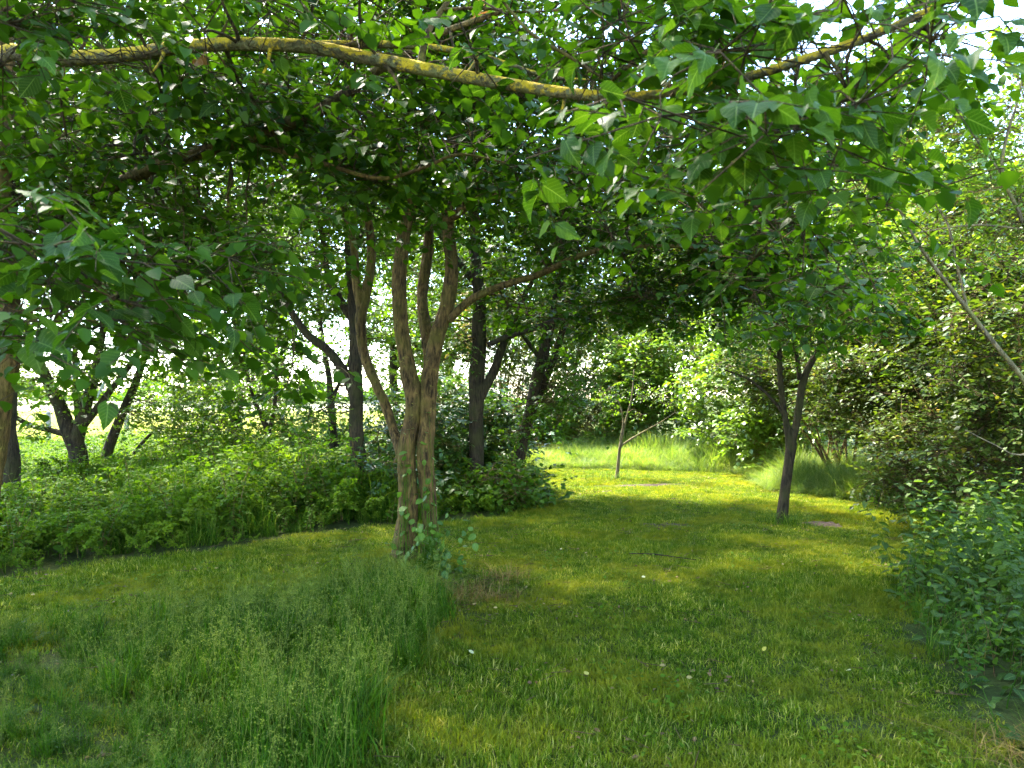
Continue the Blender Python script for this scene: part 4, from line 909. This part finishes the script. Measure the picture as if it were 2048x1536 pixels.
shrub('understorey_shrub', 'leafy shrub filling the gap between the forked tree and the straight dark tree', (-.9, 12.9, 0), [((-.9, 12.7, 1.0), (.8, .6, .95), 70), ((-.2, 13.2, 1.1), (.7, .6, .9), 50), ((-1.75, 12.2, .9), (.6, .5, .8), 44)], 'ivy', 'diamond', 6, .02, 'shrubs among the dark trunks', seed=41, **UK)
shrub('understorey_shrub', 'deep-shaded ivy-green shrub behind the left stem of the forked tree', (-1.85, 10.6, 0), [((-1.6, 10.5, .4), (.6, .4, .4), 34), ((-1.15, 11.6, .9), (.45, .4, .8), 34)], 'ivy', 'diamond', 6, .018, 'shrubs among the dark trunks', seed=42, **UK)
shrub('understorey_shrub', 'lit green shrub seen between the straight and the leaning dark trunks', (-.7, 16.6, 0), [((-.5, 16.4, .9), (.8, .6, .7), 46), ((-1.2, 16.8, 1.3), (.9, .7, .9), 50)], 'maple', 'diamond', 6, .02, 'shrubs among the dark trunks', seed=43, **UK)
shrub('bramble_bush', 'low tangled bramble bush in the sunlit undergrowth behind the slim young tree', (-4.6, 17.5, 0), [((-4.6, 17.4, .6), (1.3, .8, .55), 50)], 'yellowgreen', 'diamond', 8, .012, None, seed=44, **UK)

def back_tree(px, dd, h, label, seed, leafm='yellowgreen', w=2.4, low=.35):
    b = at(px, HZ, dd)*[1, 1, 0]; g = np.random.default_rng(seed); P = []
    for t in np.linspace(0, 1, 8): P.append(b+np.array([g.normal(0, .12)*t*2, g.normal(0, .12)*t, t*h*.9]))
    trunk = (np.array(P), np.linspace(.17, .03, 8)); limbs = [trunk]
    for i in range(7):
        s = P[2+i % 5]; an = g.uniform(0, 6.28); e = s+np.array([math.cos(an)*w*.7, math.sin(an)*w*.6, h*.16]); m = (s+e)/2+np.array([0, 0, .1])
        limbs.append((np.array([s, m, e]), np.array([.06, .04, .015])))
    c = b+np.array([0, 0, h*.6])
    blobs = [(c, (w, w*.8, h*.3), 90), (b+np.array([g.uniform(-.5, .5), 0, h*low]), (w*.8, w*.7, h*.16), 40), (b+np.array([g.uniform(-.6, .6), 0, h*.84]), (w*.7, w*.6, h*.16), 40)]
    tree('background_tree', label, 'tree', b, limbs, blobs, leafm, 'diamond', 'bark_dark', 'trees closing the view behind the clearing', sides=9, fine=False, leaf_size=.19, n_leaf=12, sprays=9, spray_len=.6, clump_r=.5, droop=.2, flat=.4, seed=seed)
back_tree(900, 29, 10.6, 'leafy background tree seen between the forked tree and the straight dark trunk', 51)
back_tree(1080, 31, 11.9, 'leafy background tree rising above the browned conifers', 52)
back_tree(1240, 32, 11.2, 'leafy background tree above the sapling in the clearing', 53, 'pale')
back_tree(1400, 30, 10.6, 'leafy background tree between the sapling and the small lawn tree', 54)
back_tree(1530, 25, 10.0, 'leafy background tree left of the small lawn tree, behind the bright shrub', 55, 'pale')
back_tree(1680, 21, 9.4, 'pale-leaved background tree rising behind the right-hand hedge', 56, 'pale')
back_tree(1850, 14, 6.3, 'sunlit background tree above the hedge near the right edge', 57, 'pale', 1.9)
back_tree(2010, 11.5, 5.2, 'sunlit pale-green background tree at the far right over the hedge', 58, 'pale', 1.5)
back_tree(470, 19, 7.2, 'yellow-green leafy tree filling the gap behind the slim young tree', 60, 'yellowgreen', 2.0, .3)
back_tree(790, 26, 9.4, 'leafy background tree glimpsed just left of the forked trunk', 59)

# --- nettle-like plants in the lower right corner
def right_plant(x, y, h, label, seed, n_stem=3, leaf=.085, spread=.10):
    g = np.random.default_rng(seed); z = float(gz(x, y))
    root = thing('nettle_plant', label, 'plant', (x, y, z), 'plants in the lower right corner')
    a = Acc(); PP = []; DD = []; NN = []; SS = []
    for s in range(n_stem):
        H = h*.84*g.uniform(.65, 1.1); an = g.uniform(0, 6.28); dv = np.array([math.cos(an), math.sin(an), 0]); p0 = np.array([x+g.normal(0, spread), y+g.normal(0, spread), z-.02]); lean = g.uniform(.1, .4)
        t = np.linspace(0, 1, 7)[:, None]; p = p0+dv*lean*H*t**1.6+np.array([0, 0, 1])*H*t
        tube_batch(a, p[None], np.linspace(.0045, .0012, 7)[None], 5, .5)
        nodes = max(5, int(H/.055)); tt = np.repeat(np.linspace(.2, 1, nodes), 2); m = len(tt)
        P = p0+dv*lean*H*(tt**1.6)[:, None]+np.array([0, 0, 1])*(H*tt)[:, None]
        az = np.tile([0, np.pi], nodes)+np.repeat(np.arange(nodes)*1.57, 2)+g.normal(0, .3, m)
        D = np.stack([np.cos(az), np.sin(az), g.normal(-.2, .22, m)+.5*(tt > .93)], -1); Sz = leaf*g.uniform(.7, 1.25, m)*(1.2-.5*tt)
        PP.append(P+unit(D)*(Sz*.35)[:, None]); DD.append(D); NN.append(np.array([0, 0, 1.])+g.normal(0, .25, (m, 3))); SS.append(Sz)
    obj('stem', a.mesh('stem', M['tall']), root)
    leaf_objects(np.concatenate(PP), np.concatenate(DD), np.concatenate(NN), np.concatenate(SS), root, LEAF['nettle'])
spots = [(3.55, 6.5, 1.05), (3.95, 6.2, 1.15), (3.4, 5.9, .85), (3.75, 5.6, 1.0), (3.15, 5.5, .6), (3.5, 5.15, .85), (3.05, 5.0, .6), (3.3, 4.7, .75), (2.85, 4.55, .5), (3.1, 4.25, .65), (2.75, 4.05, .45), (2.62, 3.72, .45), (2.95, 3.8, .6),
         (2.45, 3.55, .30), (2.6, 3.35, .35), (4.2, 6.9, 1.2), (3.8, 7.1, 1.0), (3.3, 6.2, .7), (3.6, 6.0, .95), (4.0, 5.7, 1.1), (3.85, 5.1, .95), (3.45, 4.45, .75), (3.2, 4.0, .6), (2.35, 3.3, .25), (3.95, 6.6, 1.1), (3.0, 5.25, .5), (2.9, 4.85, .5), (3.6, 4.8, .85)]
rows = [('lowest', 'corner', lambda y: y < 3.6), ('dark leafy', 'front row', lambda y: 3.6 <= y < 4.6), ('blue-green', 'middle row', lambda y: 4.6 <= y < 5.8), ('tall blue-green', 'back row', lambda y: y >= 5.8)]
ORD = ['leftmost', 'second from the left', 'third from the left', 'fourth from the left', 'fifth from the left', 'sixth from the left', 'seventh from the left', 'eighth from the left', 'ninth from the left', 'tenth from the left', 'eleventh from the left', 'twelfth from the left']
k = 0
for look, row, test in rows:
    for q, (x, y, h) in enumerate(sorted([p for p in spots if test(p[1])], key=lambda p: p[0]/p[1])):
        right_plant(x, y, h, '%s nettle, %s in the %s of the right thicket' % (look, ORD[q], row), 70+k, 3 if h < .5 else 4, .095 if h > .5 else .08, .14); k += 1

# --- ivy plant and dry grass at the foot of the forked tree
def ivy(c, label, seed, n=60, r=(.22, .16, .26)):
    g = np.random.default_rng(seed); root = thing('ivy_clump', label, 'plant', (c[0], c[1], float(gz(c[0], c[1]))))
    P = np.array([c[0], c[1], c[2]])+g.normal(size=(n, 3))*np.array(r)*.5; P[:, 2] = np.maximum(P[:, 2], gz(P[:, 0], P[:, 1])+.03)
    D = unit(g.normal(size=(n, 3))+np.array([0, -.4, -.4])); N = unit(g.normal(0, .5, (n, 3))+np.array([0, -.5, .8]))
    a = Acc(); b = np.stack([c[0]+g.normal(0, .05, n), c[1]+g.normal(0, .05, n), np.full(n, gz(c[0], c[1]))], -1)
    t = np.linspace(0, 1, 4)[None, :, None]; path = b[:, None]*(1-t)+P[:, None]*t+np.array([0, 0, .08])*(4*t*(1-t))
    tube_batch(a, path, np.array([.003, .0025, .002, .001])[None]*np.ones((n, 1)), 3, .5)
    obj('stem', a.mesh('stem', M['tall']), root)
    leaf_objects(P, D, N, g.uniform(.045, .085, n), root, [IVY])
IVY = big_leaf_mesh('ivy', leaf_mat('ivy_leaf_near', [(0, (.030, .080, .010)), (1, (.075, .15, .016))], tfac=.3, rough=.45, spec=.25, per_object=True, veins=True))
ivy(np.array([-.72, 6.85, .20]), 'bright green ivy clump growing at the right foot of the forked tree', 90, 150, (.30, .22, .36))
ivy(np.array([-1.00, 7.13, .75]), 'small sprig of yellow-green ivy climbing the left stem of the forked tree', 91, 18, (.14, .03, .6))
ivy(np.array([-.78, 7.13, .85]), 'few ivy leaves clinging to the right stem of the forked tree', 92, 16, (.10, .03, .6))
def tuft(c, label, seed, n=240, area=.6, h=.22, m='straw', name='dry_grass_tuft', lean=1.3):
    g = np.random.default_rng(seed); a = Acc(); blades(a, n, area, h, .005, g, lean, 4, cluster=True)
    o = obj(name, a.mesh(name, M[m])); o.location = (c[0], c[1], float(gz(c[0], c[1]))); tag(o, label, 'grass tuft')
tuft((-.32, 6.1), 'straw-brown dry grass tuft right of the foot of the forked tree', 95, 420, .95, .15, lean=2.2)
tuft((-.05, 6.6), 'small patch of dead brown stalks just behind the straw-brown tuft', 96, 160, .5, .15, lean=2.0)
tuft((2.28, 3.35), 'dry yellow grass tuft under the plants at the lower right corner', 97, 150, .6, .13, lean=2.0)
tuft((3.36, 9.52), 'tuft of longer green grass at the foot of the small lawn tree', 98, 330, .75, .22, 'tall', 'grass_tuft')
tuft((2.05, 14.9), 'ragged tuft of longer grass around the sapling', 99, 360, 1.6, .22, 'tall', 'grass_tuft')

# --- bare soil, mounds and litter on the lawn
def mound(c, r, h, label, seed, name='soil_patch', cat='soil'):
    g = np.random.default_rng(seed); n, k = 30, 10; V = [(0, 0, h)]; ph = g.uniform(0, 6.28, 4)
    for j in range(1, k+1):
        for i in range(n):
            a_ = i*2*math.pi/n; q = j/k; rr = q*(1+.18*math.sin(2*a_+ph[0])+.12*math.sin(5*a_+ph[1]))
            x_, y_ = rr*r[0]*math.cos(a_), rr*r[1]*math.sin(a_)
            V.append((x_, y_, h*max(0, 1-q*q)+(g.normal(0, .007) if j < k else -.03)+float(gz(c[0]+x_, c[1]+y_)-gz(*c))+.006))
    L = []; Sz = []
    for i in range(n): L += [0, 1+i, 1+(i+1) % n]; Sz.append(3)
    for j in range(k-1):
        for i in range(n): b0 = 1+j*n; L += [b0+i, b0+n+i, b0+n+(i+1) % n, b0+(i+1) % n]; Sz.append(4)
    o = obj(name, add_mesh(name, np.array(V), L, Sz, M['soil'])); o.location = (*c, float(gz(*c))); tag(o, label, cat)
mound((3.85, 9.6), (.27, .19), .035, 'small dark purplish soil mound just right of the small lawn tree', 1, 'soil_mound')
mound((1.85, 9.45), (.36, .20), .012, 'worn bare soil patch in the middle of the lawn', 2)
mound((2.55, 14.0), (.7, .2), .015, 'strip of scuffed bare soil beside the sapling', 3)
g = np.random.default_rng(5)
for i, (px, py, lab) in enumerate([(924, 1094, 'yellow fallen leaf nearest the right side of the forked trunk'), (1123, 1108, 'pale fallen leaf on the lawn straight below the leaning dark tree'), (1318, 1210, 'whitish fallen leaf alone on the middle of the lawn'),
        (1526, 1325, 'pale fallen leaf on the lawn below the small lawn tree'), (1700, 1361, 'pale fallen leaf on the lawn nearest the lower right thicket'), (1175, 1368, 'yellow fallen leaf on the shaded lawn at the bottom centre'),
        (995, 1387, 'fallen leaf at the right border of the tall meadow grass'), (120, 1478, 'orange-yellow fallen leaf caught in the tall meadow grass at lower left'), (1290, 1170, 'yellow fallen leaf just in front of the thin dark stick'),
        (938, 1315, 'fallen leaf on the lawn in front of the straw-brown tuft')]):
    dd = EYE*F/(py-HZ); x = (px-CX)/F*dd; z = float(gz(x, dd))+.05
    o = bpy.data.objects.new('fallen_leaf', DEAD_Y := (bpy.data.meshes.get('fallen_leaf_mesh') or big_leaf_mesh('fallen', M['yellow_leaf'])))
    DEAD_Y.name = 'fallen_leaf_mesh'; COL.objects.link(o); o.location = (x, dd, z); s = float(g.uniform(.028, .042)); o.scale = (s, s, s)
    o.rotation_euler = (float(g.normal(.2, .4)), float(g.normal(0, .4)), float(g.uniform(0, 6.28)))
    tag(o, lab, 'leaf', 'fallen leaves scattered on the lawn')
lm = []
for i in range(4):
    a = Acc(); n0 = 9; P = np.stack([g.normal(0, .16, n0), g.normal(0, .16, n0), g.uniform(.03, .055, n0)], -1)
    add_leaves(a, P, np.stack([g.normal(size=n0), g.normal(size=n0), g.normal(0, .25, n0)], -1), np.array([0, 0, 1.])+g.normal(0, .5, (n0, 3)), g.uniform(.018, .04, n0), 'oval', g.uniform(size=n0))
    t0 = np.stack([g.normal(0, .15, 4), g.normal(0, .15, 4), g.uniform(.035, .05, 4)], -1); t1 = t0+np.stack([g.normal(0, .07, 4), g.normal(0, .07, 4), g.normal(0, .012, 4)], -1)
    tube_batch(a, np.stack([t0, t1], 1), np.full((4, 2), .0022), 4, .2)
    lm.append(a.mesh('litter', leaf_mat('litter_%d' % i, [(0, (.06, .035, .015)), (.6, (.16, .10, .04)), (1, (.34, .27, .09))], trans=(1, .8, .4), tfac=.25, spec=.15)))
x, y = fill(LAWN, .62, g); n = len(x)
scatter('leaf_litter', np.stack([x, y, gz(x, y)], -1), np.stack([0*x, 0*x, g.uniform(0, 6.28, n)], -1), np.ones((n, 3))*g.uniform(.6, 1.1, (n, 1)), g.integers(0, 4, n), variants('litter_source', lm), 'tiny brown leaf and twig litter strewn thinly over the lawn', 'litter')
def stick(name, pts, rad, m, label, cat='stick'):
    a = Acc(); limb(a, np.array(pts, float), np.array(rad), 7, .08, .1, 3); o = obj(name, a.mesh(name, M[m])); tag(o, label, cat)
stick('fallen_stick', [(1.15, 7.55, gz(1.15, 7.55)+.05), (1.4, 7.5, gz(1.4, 7.5)+.055), (1.75, 7.3, gz(1.75, 7.3)+.05)], [.005, .006, .003], 'bark_dark', 'thin dark fallen stick lying across the middle lawn')
stick('fallen_branch', [(4.75, 9.6, .32), (5.1, 9.4, .24), (5.5, 9.2, .2), (5.9, 9.1, .1)], [.008, .014, .018, .02], 'bark_pale', 'pale bare branch poking out low from the right-hand hedge', 'branch')

# --- fence at the field
posts = [(97, 'grey weathered fence post seen through the stout field-edge tree'), (409, 'grey weathered fence post standing left of the slim young tree'), (-60, None), (253, 'grey fence post half hidden by leaves between the slanting tree and the bent sapling'), (565, 'grey fence post behind the slim young tree')]
for px, lab in posts:
    if lab is None: continue
    x = (px-CX)/F*24.6; root = thing('fence_post', lab, 'post', (x, 24.6, .05), 'posts of the field fence')
    a = Acc(); limb(a, np.array([(x, 24.6, .0), (x+.01, 24.6, .5), (x, 24.6, 1.12)]), np.array([.085, .08, .075]), 8, .12, .05, px % 17)
    obj('post', a.mesh('post', M['post']), root)
for zz, lab in ((.55, 'lower wire of the field fence'), (1.0, 'upper wire of the field fence')):
    a = Acc(); xs = np.linspace(-18, -5, 40); P = np.stack([xs, np.full(40, 24.51), zz-.03*np.abs(np.sin(xs*1.26))], -1)
    tube_batch(a, P[None], np.full((1, 40), .004), 4); o = obj('fence_wire', a.mesh('fence_wire', M['wire'])); tag(o, lab+' strung between the grey posts', 'wire')
# --- far woods on the horizon
a = Acc(); g = np.random.default_rng(9); n = 9000
an = g.uniform(-.62, -.05, n); rr = g.uniform(330, 380, n); hh = g.uniform(0, 1, n)**.7*(5+3*np.sin(an*40)+2*np.sin(an*97))
P = np.stack([np.sin(an)*rr, np.cos(an)*rr, np.maximum(hh, 0)], -1)
add_leaves(a, P, g.normal(size=(n, 3)), g.normal(size=(n, 3)), g.uniform(1.2, 2.6, n), 'diamond', g.uniform(size=n))
o = obj('distant_wood', a.mesh('distant_wood', M['maple']), kind='stuff'); tag(o, 'low distant line of trees on the horizon beyond the field', 'trees')
print('TRIS', TRIS[0])
